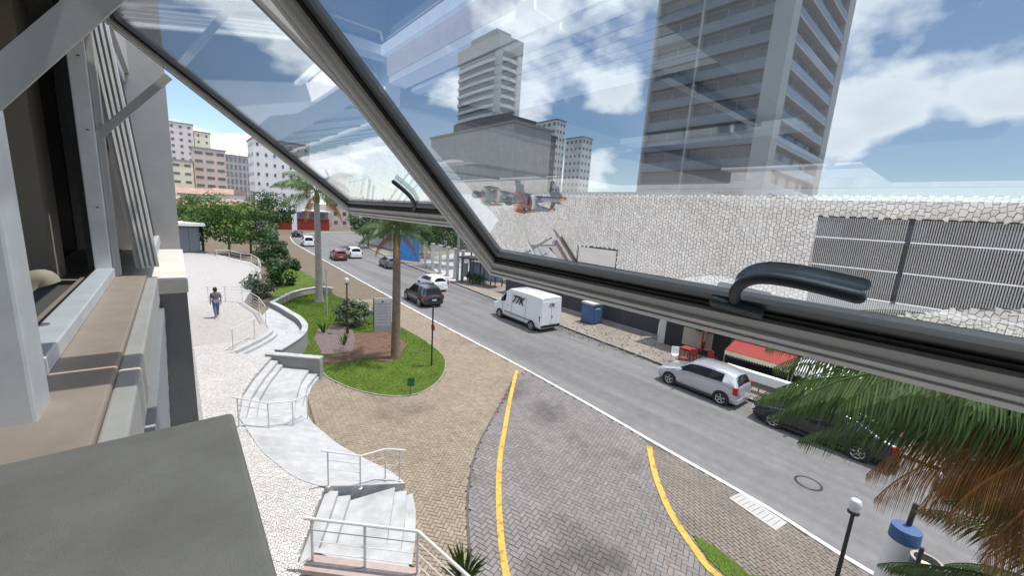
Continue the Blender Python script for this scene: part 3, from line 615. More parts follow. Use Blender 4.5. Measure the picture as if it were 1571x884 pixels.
# ================================================================== PLANTS
def leaf_quad(m, p, nrm, s, asp=.55):
    nrm = nrm.normalized(); a = nrm.orthogonal().normalized(); a = (Matrix.Rotation(random.uniform(0, 6.28), 3, nrm) @ a); b = nrm.cross(a)
    m.add([p-a*s, p+b*s*asp, p+a*s, p-b*s*asp], [(0,1,2,3)])
def crown(m, c, rx, ry, rz, n, ls, clumps=26, lo=-1.0):
    cs = []
    for _ in range(clumps):
        while True:
            d = Vector((random.uniform(-1,1), random.uniform(-1,1), random.uniform(lo,1)))
            if .25 < d.length < 1: break
        cs.append((Vector((d.x*rx, d.y*ry, d.z*rz)), random.uniform(.28,.48)))
    for i in range(n):
        q, r = cs[i % clumps]; d = Vector((random.gauss(0,1), random.gauss(0,1), random.gauss(0,1))).normalized()*random.uniform(.55,1.05)
        p = c+q+Vector((d.x*rx*r, d.y*ry*r, d.z*rz*r)); leaf_quad(m, p, d+Vector((random.uniform(-.7,.7), random.uniform(-.7,.7), .5)), ls*random.uniform(.6,1.3))
def tree(name, label, base, h, rx, rz, n, ls, mat='leaf', trunk='bark', tr=.13, cat='tree', group=None, clumps=30):
    base = Vector(base); t = thing(name, label, cat, base, group=group); cz = h-rz
    m = MB(); m.tube([(0,0,-.05),(.05,.03,cz*.5),(-.04,.06,cz)], [tr*1.2,tr,tr*.75], 8)
    for k in range(6):
        a = k*1.05+random.random(); m.tube([(0,0,cz*.72),(rx*.35*math.cos(a),rx*.35*math.sin(a),cz*.95),(rx*.7*math.cos(a),rx*.7*math.sin(a),cz+rz*.25)], [tr*.5,tr*.35,tr*.12], 5)
    m.build('trunk', trunk, t, smooth=True)
    c = MB(); crown(c, Vector((0,0,cz)), rx, rx, rz, n, ls, clumps); c.build('crown', mat, t); return t
def shrub(label, base, r, h, n, ls, mat, group=None, name='shrub'):
    base = Vector(base); t = thing(name, label, 'shrub', base, group=group)
    m = MB()
    for k in range(7):
        a = k*.9; m.tube([(0,0,-.05),(r*.3*math.cos(a),r*.3*math.sin(a),h*.4),(r*.55*math.cos(a),r*.55*math.sin(a),h*.75)], [.03,.02,.01], 5)
    m.build('stem', 'bark', t); c = MB(); crown(c, Vector((0,0,h*.52)), r, r, h*.52, n, ls, 24); c.build('foliage', mat, t); return t
def frond(m, org, az, el, L, droop, ll, n=34, w=.03, twist=0.0, hang=.75, rm=None):
    """one feather frond: arching midrib and two rows of hanging leaflets"""
    d = Vector((math.cos(az), math.sin(az), 0)); pts = []; p = Vector(org); e = el
    st = L/16
    for i in range(17):
        pts.append(p.copy()); p = p+(d*math.cos(e)+Vector((0,0,1))*math.sin(e))*st; e -= droop/16*(.5+1.2*i/16)
    (rm or m).tube(pts, [.026*(1-i/19) for i in range(17)], 4, cap=False)
    side = Vector((-d.y, d.x, 0))
    for i in range(n):
        f = .14+.86*i/n; k = f*16; a = int(min(k, 15)); q = pts[a].lerp(pts[a+1], k-a); tg = (pts[a+1]-pts[a]).normalized()
        l = ll*math.sin(math.pi*min(1, .16+f*.84))**.6*random.uniform(.85,1.12)
        for s in (-1, 1):
            o = (side*s*(1-hang*.45)+tg*.55+Vector((0,0,-hang+random.uniform(-.15,.15)))).normalized(); mid = q+o*l*.5+Vector((0,0,.03*l)); tip = q+(o+Vector((0,0,-.35*hang))).normalized()*l
            b = tg*w*.5
            m.add([q-b*.5, mid-b, tip, mid+b, q+b*.5], [(0,1,2,3,4)])
def palm(label, base, ztop, tr, nf=16, L=2.6, ll=.55, dry=4, trunkmat='bark', shaft=.9, seed=1, skip=None, lf=34):
    random.seed(seed); base = Vector(base); H = ztop-base.z; t = thing('palm_tree', label, 'palm', base)
    hs = [0,.12,.35,H*.3,H*.6,H-shaft]; rs = [tr*1.55,tr*1.3,tr*1.1,tr,tr*.92,tr*.82]
    MB().tube([(.015*math.sin(i*2), .015*math.cos(i*3), h) for i, h in enumerate(hs)], rs, 14).build('trunk', trunkmat, t, smooth=True)
    MB().tube([(0,0,H-shaft-.01),(0,0,H-shaft*.6),(0,0,H)], [tr*.86,tr*.95,tr*.35], 12).build('crownshaft', 'crownshaft', t, smooth=True)
    for k in range(nf):
        az = k*2.399+random.uniform(-.2,.2); el = R(random.choice((62,45,30,15,2)))+random.uniform(-.1,.1)
        m = MB(); frond(m, (0,0,H-.12), az, el, L*random.uniform(.85,1.1), R(random.uniform(70,115)), ll, n=lf, w=.035*L/2.6); m.build('frond', 'frond', t)
    for k in range(dry):
        az = k*6.28/max(dry,1)+random.uniform(-.3,.3); m = MB(); frond(m, (0,0,H-.3), az, R(-20), L*.8, R(70), ll*.9, n=lf, w=.035*L/2.6, hang=1.0); m.build('dry_frond', 'frond_dry', t)
    return t
pb = G(607, 549, .12); palm('palm in the rounded lawn with a stout brown trunk beside the grey directory sign', (pb.x,pb.y,.12), topz(pb, 348), .21, nf=24, L=2.3, ll=.6, dry=3, seed=4)
pb = G(490, 463, .12); palm('tall palm with a pale grey trunk rising from the grass behind the mulch bed', (pb.x,pb.y,.12), topz(pb, 292), .24, nf=20, L=3.6, ll=.9, dry=3, trunkmat='bark_grey', seed=9)
def near_palm(label, x, y, z, green, dry, ll, seed):
    t = palm(label, (x,y,.1), z, .19, nf=0, dry=0, seed=seed, L=2.6); H = z-.1
    for az, el, L, dr, hg in green:
        m = MB(); frond(m, (0,0,H-.1), az, R(el), L, R(dr), ll, n=72, w=.027, hang=hg); m.build('frond', 'frond', t)
    for az, el, L, dr in dry:
        m = MB(); frond(m, (0,0,H+.2), az, R(el), L, R(dr), ll, n=64, w=.016, hang=1.0); m.build('dry_frond', 'frond_dry', t)
near_palm('near palm at the lower right with green and dry brown hanging fronds', 6.2, -1.52, 6.35,
  [(1.55,32,3.5,85,.9),(1.75,20,3.3,80,.95),(1.35,38,3.4,90,.9),(2.0,26,3.1,85,.9),(1.62,40,3.4,95,.85),(1.5,-6,3.0,50,1.0),(1.8,14,3.3,62,1.0),(1.42,18,3.4,66,1.0),(2.3,38,3.1,95,.8),(2.6,48,3.0,95,.8),(3.0,30,2.8,95,.8),(0.8,40,3.0,95,.8),(0.2,45,2.8,100,.8),(5.6,40,2.8,100,.8),(4.8,30,2.8,95,.8),(4.1,20,2.8,90,.8),(3.5,10,2.6,85,.9),(1.68,12,3.3,75,1.0)],
  [(1.62,-20,2.5,50),(1.8,-24,2.5,48),(1.5,-34,2.3,45),(1.75,-30,2.2,52),(2.0,-26,2.1,58),(2.25,-34,2.1,48),(1.6,-46,2.0,40),(1.9,-50,2.0,35),(2.6,-40,2.1,45),(2.4,-55,2.0,30),(2.15,-42,2.1,40)], .8, 21)
near_palm('lower green palm at the bottom right corner, in front of the dark parked car', 6.1, -2.35, 4.3,
  [(1.5,20,2.6,70,.7),(1.8,35,2.6,80,.7),(1.25,38,2.6,80,.7),(1.65,5,2.4,55,.7),(2.1,15,2.4,70,.7),(1.0,15,2.4,70,.7),(2.4,45,2.4,90,.7),(3.0,35,2.4,90,.7),(0.4,40,2.4,90,.7),(5.5,40,2.4,90,.7),(4.4,40,2.4,90,.7),(1.4,55,2.6,85,.7),(1.75,60,2.6,85,.7)], [], .5, 22)
random.seed(11)
b = G(543, 500, .12); shrub('round grey green shrub on the lawn behind the thin black lamp post', (b.x,b.y,.12), 1.05, 1.55, 1500, .10, 'leaf_grey')
b = G(424, 405, .12); shrub('upper of two clipped dark green shrubs beside the road', (b.x,b.y,.1), 1.9, 3.4, 2600, .16, 'leaf_dk')
b = G(432, 438, .12); shrub('lower and nearer of two clipped dark green shrubs beside the road', (b.x,b.y,.1), 1.35, 2.5, 2200, .14, 'leaf_dk')
b = G(400, 448, .5); shrub('straggling olive shrub behind the curved railing', (b.x,b.y,.1), 1.3, 1.7, 1100, .12, 'leaf_grey')
for (u, v), h, r, lab in [((352,392),7.6,3.4,'broad bright green tree at the end of the plaza'), ((385,386),7.0,3.0,'green tree between the plaza trees and the road'), ((312,388),6.4,2.8,'low green tree beside the white roofed kiosk'), ((290,372),8.0,3.0,'green tree farthest left, next to the grey pier')]:
    b = G(u, v, .5); tree('street_tree', lab, (b.x,b.y,.1), h, r, h*.36, 3600, .19, 'leaf', group='trees at the far end of the plaza')
b = G(405, 372, .1); tree('street_tree', 'dark tree farther along the near pavement', (b.x+1,b.y,.1), 9, 3.6, 3.4, 2600, .24, 'leaf_dk', group='trees at the far end of the plaza')
# small plants
def tuft(label, base, n, h, mat='blade', spread=.25, w=.02):
    base = Vector(base); t = thing('leafy_plant', label, 'plant', base)
    m = MB()
    for k in range(n):
        a = random.uniform(0,6.28); r = random.uniform(.2,1)*spread; d = Vector((math.cos(a), math.sin(a), 0)); s = Vector((-d.y, d.x, 0))*w; hh = h*random.uniform(.6,1.05)
        p = d*r*.15; q = d*r*.6+Vector((0,0,hh*.6)); e = d*r*1.2+Vector((0,0,hh)); m.add([p-s,p+s,q+s*.8,e,q-s*.8], [(0,1,2,3,4)])
    m.build('leaves', mat, t); MB().tube([(0,0,-.05),(0,0,.12)], .04, 6).build('stem', 'bark', t); return t
p = G(712, 889, ZW); tuft('spiky green yucca at the bottom edge beside the nearest railing', (p.x,p.y,ZW), 70, .62, 'leaf', .5, .022)
for u, v, lab in ((528,528,'small leafy plant at the right side of the mulch bed'), (497,510,'thin upright plant at the back of the mulch bed'), (450,528,'small weed at the outside of the curved wall')):
    p = G(u, v, .13); tuft(lab, (p.x,p.y,.12), 26, .7, 'leaf', .35, .03)

# ================================================================== STREET FURNITURE
def lamp_post(label, base, h, r=.045, globe=.16, lantern=True):
    base = Vector(base); t = thing('lamp_post', label, 'street lamp', base)
    MB().tube([(0,0,0),(0,0,.25),(0,0,.26),(0,0,h)], [r*1.8,r*1.6,r,r*.8], 10).build('pole', 'iron', t, smooth=True)
    MB().lathe((0,0,h), [(0,0),(globe*.75,.0),(globe*.8,.03),(globe*.3,.05)], 12).build('collar', 'iron', t)
    MB().lathe((0,0,h+.05), [(globe*.55,0),(globe*.78,globe*.9),(globe*.85,globe*1.4),(globe*.6,globe*1.9),(0,globe*2.1)], 12).build('lantern', 'globe', t, smooth=True)
    return t
b = G(533, 512, .12); lamp_post('thin black lamp post standing in front of the round grey shrub', (b.x,b.y,.12), topz(b,436)-.12, .05)
q = GX(1309, 788, 9.9); lamp_post('black lamp post with glass lantern at the lower right, beside the kerb', (q.x,q.y,ZW), q.z-ZW, .042, .13)
b = G(502, 484, .12); t = thing('sign_post', 'plain grey post in the grass next to the pale palm trunk', 'post', (b.x,b.y,.12)); MB().tube([(0,0,0),(0,0,topz(b,412)-.12)], .045).build('pole', 'sign_grey', t); box('plate', (-.1,.1,-.02,.02,topz(b,416)-.3,topz(b,412)-.1), 'sign_grey', t)
b = G(662, 561, .12); hz = topz(b,470)-.12; t = thing('sign_post', 'slim dark post with a round disc at the edge of the rounded lawn', 'post', (b.x,b.y,.12)); MB().tube([(0,0,0),(0,0,hz)], .04).build('pole', 'iron', t); o = MB().lathe((0,-.05,topz(b,502)-.12), [(0,-.012),(.17,-.012),(.17,.012),(0,.012)], 16, 'x').build('disc', 'rust', t)
MB().tube([(0,0,hz-.05),(0,-.15,hz+.05)], .03).build('cap', 'iron', t)
b = G(630, 607, ZW); t = thing('lawn_sign', 'small dark green sign on a short stake in front of the lawn tip', 'sign', (b.x,b.y,ZW)); MB().tube([(0,0,0),(0,0,.62)], .014).build('stake', 'iron', t); box('plate', (-.14,.14,-.012,.012,.42,.78), 'sign_green', t); t.rotation_euler.z = R(-25)
# directory totem
a, c = G(574,509,.12), G(600,509,.12); t = thing('directory_sign', 'grey directory board with rows of pale name plates beside the palm trunk', 'sign', ((a.x+c.x)/2,(a.y+c.y)/2,.12), R(-24)); hz = topz((a+c)/2, 458)-.12
box('board', (-.52,.52,-.06,.06,0,hz), 'sign_grey', t); box('side_trim', (-.56,-.521,-.08,.08,0,hz+.02), 'iron', t); box('header', (-.46,.46,-.078,-.061,hz-.30,hz-.08), 'sign_pale', t); box('emblem', (-.06,.06,-.083,-.079,hz-.24,hz-.14), 'iron', t)
for k in range(7):
    z = hz-.52-k*.2
    if z > .15: box('name_plate', (-.46,.46,-.078,-.061,z,z+.13), 'sign_pale', t); box('lettering', (-.36,-.02+.05*(k%3),-.081,-.079,z+.05,z+.085), 'sign_grey', t); box('lettering', (.08,.3,-.081,-.079,z+.05,z+.085), 'sign_grey', t)
# bollard lamp at the foot of the picture
b = GX(628, 872, 3.05); t = thing('bollard_lamp', 'white bollard lamp with a black dome behind the nearest railing', 'lamp', (b.x,b.y,ZW+.0)); hz = b.z-ZW
MB().tube([(0,0,0),(0,0,hz-.18)], .055, 12).build('post', 'white', t, smooth=True); MB().lathe((0,0,hz-.18), [(.05,0),(.06,.08),(.05,.1)], 12).build('lens', 'globe', t); MB().lathe((0,0,hz-.09), [(.10,0),(.095,.06),(.06,.11),(0,.125)], 14).build('dome', 'black', t, smooth=True)
# white painted post with blue top, and litter bin
q = GX(1391, 812, 9.6); t = thing('painted_post', 'thick white painted post with a blue band below the dry palm fronds', 'post', (q.x,q.y,ZW)); hz = q.z-ZW
MB().tube([(0,0,0),(0,0,hz*.5),(0,0,hz-.22)], [.30,.25,.21], 16).build('shaft', 'white', t, smooth=True); MB().tube([(0,0,hz-.22),(0,0,hz+.02)], [.213,.205], 16).build('blue_band', 'blue', t, smooth=True); MB().tube([(.1,0,hz-.3),(.16,-.03,hz+.45)], .04).build('spike', 'iron', t)
q = GX(1422, 862, 9.2); t = thing('litter_bin', 'dark round litter bin with an open top at the bottom right', 'litter bin', (q.x,q.y,ZW)); hz = q.z-ZW
MB().tube([(-.28,.1,0),(-.28,.1,hz+.35)], .03).build('pole', 'iron', t); MB().lathe((0,0,hz), [(.16,-.6),(.19,-.3),(.2,0),(.17,.0),(.16,-.12),(0,-.13)], 18).build('drum', 'teal', t, smooth=True); MB().lathe((0,0,hz+.001), [(.165,0),(.205,0),(.205,.02),(.165,.02)], 18).build('rim', 'pink_stone', t); MB().lathe((0,0,hz-.1), [(0,.02),(.1,.03),(.155,0)], 14).build('litter', 'cream', t)
# guard kiosk at the far left
b = G(278, 388, 1.0); t = thing('kiosk', 'small dark glazed kiosk with a flat white roof beside the grey pier', 'kiosk', (b.x,b.y+2,.1)); hz = topz((b.x,b.y+2), 340)-.1
box('body', (-2.2,1.8,-1.8,1.8,0,hz-.35), 'teal', t); box('roof', (-2.6,2.4,-2.3,2.2,hz-.35,hz), 'white', t)
for k in range(4): box('pane', (-2.0+k*.95,-1.15+k*.95,-1.82,-1.805,1.0,hz-.6), 'win_dark', t)

# ================================================================== VEHICLES
def car(name, label, cat, loc, rz, st, W, cabin, paint, wheels, wr=.31, rear=None, ws=None, van=False, zb=.2, group=None, sidewin=None, plates=True, seed=0):
    """st: stations (y from the nose backwards, ztop, zbelt, half width, half width of the top). Nose points to +Y."""
    t = thing(name, label, cat, loc, rz, group); Lc = st[-1][0]; mid = Lc/2
    rings = []
    for (y, zt, zl, hw, ht) in st:
        h = [(0,zb),(hw*.88,zb),(hw*.985,zb+.14),(hw,(zb+zl)/2+.06),(hw*.975,zl),(ht,zt-.055 if zt-zl > .2 else zt-.03),(ht*.82,zt-.008),(0,zt+.012)]
        rings.append([Vector((x, mid-y, z)) for x, z in h])
    m = MB(); nr = len(rings)
    for s in (1, -1):
        k = len(m.v)
        for r in rings: m.v += [(p.x*s, p.y, p.z) for p in r]
        for i in range(nr-1):
            for j in range(7):
                a = k+i*8+j; f = (a, a+1, a+9, a+8); m.f.append(f if s > 0 else f[::-1]); m.m.append(0)
        for i in (0, nr-1):
            f = tuple(k+i*8+j for j in range(8)); m.f.append(f if (s > 0) == (i > 0) else f[::-1]); m.m.append(0)
    # wheel arches cut visually by dark liners, body in one surface
    body = m.build('body', paint, t, smooth=True)
    def patch(nm, quads, inset, off, mat, par=t):
        q = MB()
        for (a, b, c, d, n) in quads:
            ia, ib, ic, id_ = inset
            def bl(s_, t_): return (a*(1-s_)+b*s_)*(1-t_)+(d*(1-s_)+c*s_)*t_
            P = [bl(ia, ic), bl(1-ib, ic), bl(1-ib, 1-id_), bl(ia, 1-id_)]
            n_ = (P[1]-P[0]).cross(P[3]-P[0]); n_ = n_ if n_.dot(n) > 0 else -n_
            n_.normalize(); q.add([p+n_*off for p in P]+[p-n_*.01 for p in P], [(0,1,2,3),(0,4,5,1),(1,5,6,2),(2,6,7,3),(3,7,4,0)])
        return q.build(nm, mat, par)
    mir = lambda p, s: Vector((p.x*s, p.y, p.z))
    for s in (1, -1):
        for i in range(cabin[0], cabin[1]):
            if sidewin and i not in sidewin: continue
            if not van and i == cabin[1]-1: continue
            a, b, c, d = rings[i][4], rings[i+1][4], rings[i+1][5], rings[i][5]
            patch('side_window', [(mir(a,s), mir(b,s), mir(c,s), mir(d,s), Vector((s,0,.2)))], (.015 if i > cabin[0] else .25,.015,.10,.14), .02, 'car_glass')
    for nm, i in (('windshield', ws), ('rear_window', rear)):
        if i is None: continue
        r0, r1 = rings[i], rings[i+1]; nvec = Vector((0, 1 if nm == 'windshield' else -1, .6))
        qs = []
        for s in (1, -1):
            qs.append((mir(r0[7],s), mir(r0[5],s)*.98+mir(r0[7],s)*.02, mir(r1[5],s)*.96+mir(r1[7],s)*.04, mir(r1[7],s), nvec))
        patch(nm, qs, (0,.05,.08,.08), .012, 'car_glass')
    for wy in wheels:
        for s in (1, -1):
            y = mid-wy; hw = W/2
            MB().lathe((s*(hw*.80),y,wr), [(0,0),(wr*1.17,0),(wr*1.17,s*(hw*.203)),(0,s*(hw*.203))], 22, 'x').build('wheel_arch', 'rubber', t)
            w = MB().lathe((s*(hw-.2),y,wr), [(wr*.62,0),(wr*.96,0),(wr,s*.03),(wr,s*.20),(wr*.95,s*.215),(wr*.66,s*.215)], 22, 'x').build('wheel', 'rubber', t, smooth=True)
            rm_ = MB().lathe((s*(hw-.2),y,wr), [(0,s*.175),(wr*.2,s*.19),(wr*.24,s*.155),(wr*.6,s*.16),(wr*.67,s*.216)], 22, 'x').build('rim', 'grate', w)
            sp = MB()
            for k in range(5):
                a = k*1.2566+.3; sp.beam((s*(hw-.2)+s*.197,y+math.cos(a)*wr*.1,wr+math.sin(a)*wr*.1), (s*(hw-.2)+s*.205,y+math.cos(a)*wr*.64,wr+math.sin(a)*wr*.64), wr*.17, .02, up=(1,0,0))
            sp.lathe((s*(hw-.2),y,wr), [(wr*.60,s*.20),(wr*.68,s*.219),(wr*.70,s*.205)], 22, 'x'); sp.build('spokes', 'rim', w)
    hw = W/2; zl = st[1][2]
    for s in (1, -1):
        f = rings[1]; 
        o = MB().obox((s*hw*.68, mid-.10, st[1][1]-.17), (hw*.2,0,0), (s*.06 if False else 0,.10,0), (0,0,.075)).build('headlight', 'lamp_clear', t); bevel(o, .03)
        zr = st[-2][2]-.02 if not van else 1.05
        o = MB().obox((s*hw*.90, -mid+.10, zr-.08), (hw*.085,0,0), (0,.095,0), (0,0,.17 if not van else .2)).build('taillight', 'lamp_red', t); bevel(o, .02)
        yb = mid-st[cabin[0]][0]-.25
        o = MB().obox((s*(hw+.09), yb, st[cabin[0]][2]+.08), (.09,0,0), (0,.05,0), (0,0,.065 if not van else .14)).build('mirror', paint, t); bevel(o, .025)
        for wy in wheels[:1]:
            y0 = mid-st[cabin[0]][0]-.45; 
            for dy in ((0, 1.05) if not van else (.15,)):
                if y0-dy > -mid+.6: MB().box(s*(hw*.985) if s > 0 else -hw*.985-.028, hw*.985+.028 if s > 0 else -hw*.985, y0-dy-.55-.08, y0-dy-.55+.08, st[cabin[0]][2]-.13, st[cabin[0]][2]-.10).build('door_handle', paint if not van else 'black', t)
        MB().box(s*hw*.97-.02, s*hw*.97+.02, mid-wheels[1]+wr*1.2, mid-wheels[0]-wr*1.2, zb-.02, zb+.07).build('side_skirt', 'rubber' if van else 'iron', t)
    MB().box(-hw*.7, hw*.7, mid-.02, mid+.015, zb+.14, zb+.32).build('grille', 'black', t); MB().box(-hw*.85, hw*.85, -mid-.05, -mid+.1, zb+.05, zb+.24).build('rear_bumper', 'black' if van else paint, t)
    if plates: MB().box(-.2, .2, -mid-.062, -mid-.05 , zb+.32, zb+.44).build('number_plate', 'sign_pale', t)
    MB().box(-hw*.84, hw*.84, -mid+.25, mid-.25, zb-.06, zb+.05).build('underbody', 'black', t)
    return t, mid
hatch = lambda L, H, hw: [(0,.60,.50,hw*.70,hw*.62),(.06*L/3.9,.72,.58,hw*.88,hw*.80),(.28,.83,.72,hw*.97,hw*.86),(.7,.93,.84,hw,hw*.88),(1.02,1.0,.93,hw,hw*.84),(L*.42,H-.09,.955,hw,hw*.72),(L*.52,H-.01,.965,hw,hw*.74),(L*.68,H,.985,hw,hw*.74),(L*.82,H-.035,1.02,hw*.99,hw*.71),(L*.93,H-.13,1.05,hw*.96,hw*.66),(L*.985,1.0,.93,hw*.93,hw*.78),(L,.78,.70,hw*.86,hw*.80)]
sedan = lambda L, H, hw: [(0,.58,.48,hw*.70,hw*.62),(.07,.68,.56,hw*.88,hw*.80),(.35,.80,.70,hw*.97,hw*.86),(.9,.90,.82,hw,hw*.88),(1.3,.96,.90,hw,hw*.84),(L*.43,H-.07,.93,hw,hw*.70),(L*.53,H,.94,hw,hw*.72),(L*.66,H-.02,.95,hw,hw*.70),(L*.74,H-.10,.96,hw*.99,hw*.66),(L*.88,1.06,.97,hw*.97,hw*.80),(L*.98,.98,.88,hw*.93,hw*.84),(L,.75,.66,hw*.85,hw*.78)]
mn = lambda h: dict(ws=4, rear=h)
PARK = 'cars parked along the far kerb'
car('parked_car', 'silver hatchback parked at the far kerb across from the driveway', 'car', (19.0,7.35,0), R(-2), hatch(3.85,1.56,.86), 1.72, (4,9), 'silver', (.72,3.2), rear=9, ws=4, group=PARK)
car('parked_car', 'black saloon parked behind the silver hatchback, half under the palm', 'car', (18.75,2.55,0), R(-1), sedan(4.5,1.42,.88), 1.76, (4,8), 'car_black', (.85,3.5), rear=8, ws=4, group=PARK)
car('parked_car', 'dark car showing between the dry palm fronds at the right edge', 'car', (18.7,-2.9,0), R(-1), sedan(4.5,1.45,.88), 1.76, (4,8), 'car_black', (.85,3.5), rear=8, ws=4, group=PARK)
MOV = 'cars driving down the street'
car('car', 'black sport utility car driving away beside the palm trunk', 'car', (15.65,29.6,0), R(-3), hatch(4.4,1.72,.92), 1.84, (4,9), 'car_black', (.85,3.5), wr=.36, rear=9, ws=4, zb=.26, group=MOV)
car('car', 'white hatchback driving away near the bus shelter', 'car', (19.3,34.6,0), R(-4), hatch(4.0,1.5,.86), 1.72, (4,9), 'car_white', (.75,3.25), rear=9, ws=4, group=MOV)
car('car', 'dark red car in the distance seen from behind', 'car', (17.4,58.3,0), R(-6), hatch(4.0,1.5,.86), 1.72, (4,9), 'car_wine', (.75,3.25), rear=9, ws=4, group=MOV)
car('car', 'white car beside the distant dark red one', 'car', (20.2,60.5,0), R(-6), hatch(4.3,1.65,.9), 1.8, (4,9), 'car_white', (.8,3.45), rear=9, ws=4, group=MOV)
car('car', 'grey car at the far kerb left of the brown palm trunk', 'car', (21.2,49.5,0), R(-6), hatch(4.1,1.5,.88), 1.76, (4,9), 'car_grey', (.75,3.3), rear=9, ws=4, group=MOV)
car('car', 'white pickup sized car in the distance past the pale palm', 'car', (18.0,78,0), R(-7), hatch(4.6,1.8,.92), 1.84, (4,9), 'car_white', (.85,3.6), rear=9, ws=4, group=MOV)
car('car', 'tiny dark car farthest down the street', 'car', (20.6,98,0), R(-20), sedan(4.5,1.45,.88), 1.76, (4,8), 'car_black', (.85,3.5), rear=8, ws=4, group=MOV)
car('car', 'dark car standing in the forecourt behind the bus shelter', 'car', (33.0,42.5,.11), R(-70), sedan(4.6,1.5,.9), 1.8, (4,8), 'car_black', (.85,3.5), rear=8, ws=4, group='cars in the forecourt')
vst = [(0,.95,.85,.74,.66),(.10,1.12,.95,.92,.82),(.50,1.26,1.12,1.0,.88),(.82,1.42,1.30,1.02,.90),(1.62,2.26,1.36,1.02,.88),(2.0,2.46,1.38,1.02,.91),(3.2,2.5,1.4,1.025,.93),(4.6,2.5,1.4,1.025,.93),(5.5,2.48,1.4,1.02,.92),(5.6,2.42,1.35,.99,.89)]
vt, vm = car('delivery_van', 'white high roofed delivery van with black lettering on its side and rear doors', 'van', (19.45,20.75,0), R(-3), vst, 2.05, (3,5), 'car_white', (.98,4.75), wr=.34, ws=3, van=True, zb=.28, sidewin=(3,))
for s in (1, -1):
    MB().obox((s*.455,-vm-.012,1.32),(.43,0,0),(0,.012,0),(0,0,.85)).build('rear_door', 'car_white', vt)
    MB().box(s*1.02-.012, s*1.02+.012, -1.7, 1.2, .62, .72).build('side_moulding', 'grate', vt)
MB().box(.05,.13,-vm-.04,-vm-.025,1.0,1.12).build('door_handle', 'black', vt)
for yy in (1.45, .35, -1.25): MB().box(-1.035,-1.018,yy-.008,yy+.008,.5,2.2).build('panel_seam', 'grate', vt)
MB().box(-.006,.006,-vm-.03,-vm-.02,.5,2.15).build('panel_seam', 'grate', vt)
def text(name, s, size, mat, parent, mtx, bold=.012, shear=.0):
    c = bpy.data.curves.new(name, 'FONT'); c.body = s; c.size = size; c.extrude = .004; c.offset = bold*size; c.shear = shear; c.align_x = 'CENTER'; c.align_y = 'CENTER'
    o = bpy.data.objects.new(name, c); COL.objects.link(o); bpy.context.view_layer.update()
    me = bpy.data.meshes.new_from_object(o.evaluated_get(bpy.context.evaluated_depsgraph_get())); bpy.data.objects.remove(o)
    me.materials.clear(); me.materials.append(C[mat]); n = bpy.data.objects.new(name, me); COL.objects.link(n); n.parent = parent; n.matrix_local = mtx; return n
text('lettering', '77K', .78, 'black', vt, Matrix(((0,0,-1,-1.025),(-1,0,0,-.3),(0,1,0,1.78),(0,0,0,1))), .03, .35)
text('lettering', '77K', .34, 'black', vt, Matrix(((1,0,0,-.02),(0,0,-1,-vm-.028),(0,1,0,1.86),(0,0,0,1))), .03, .3)

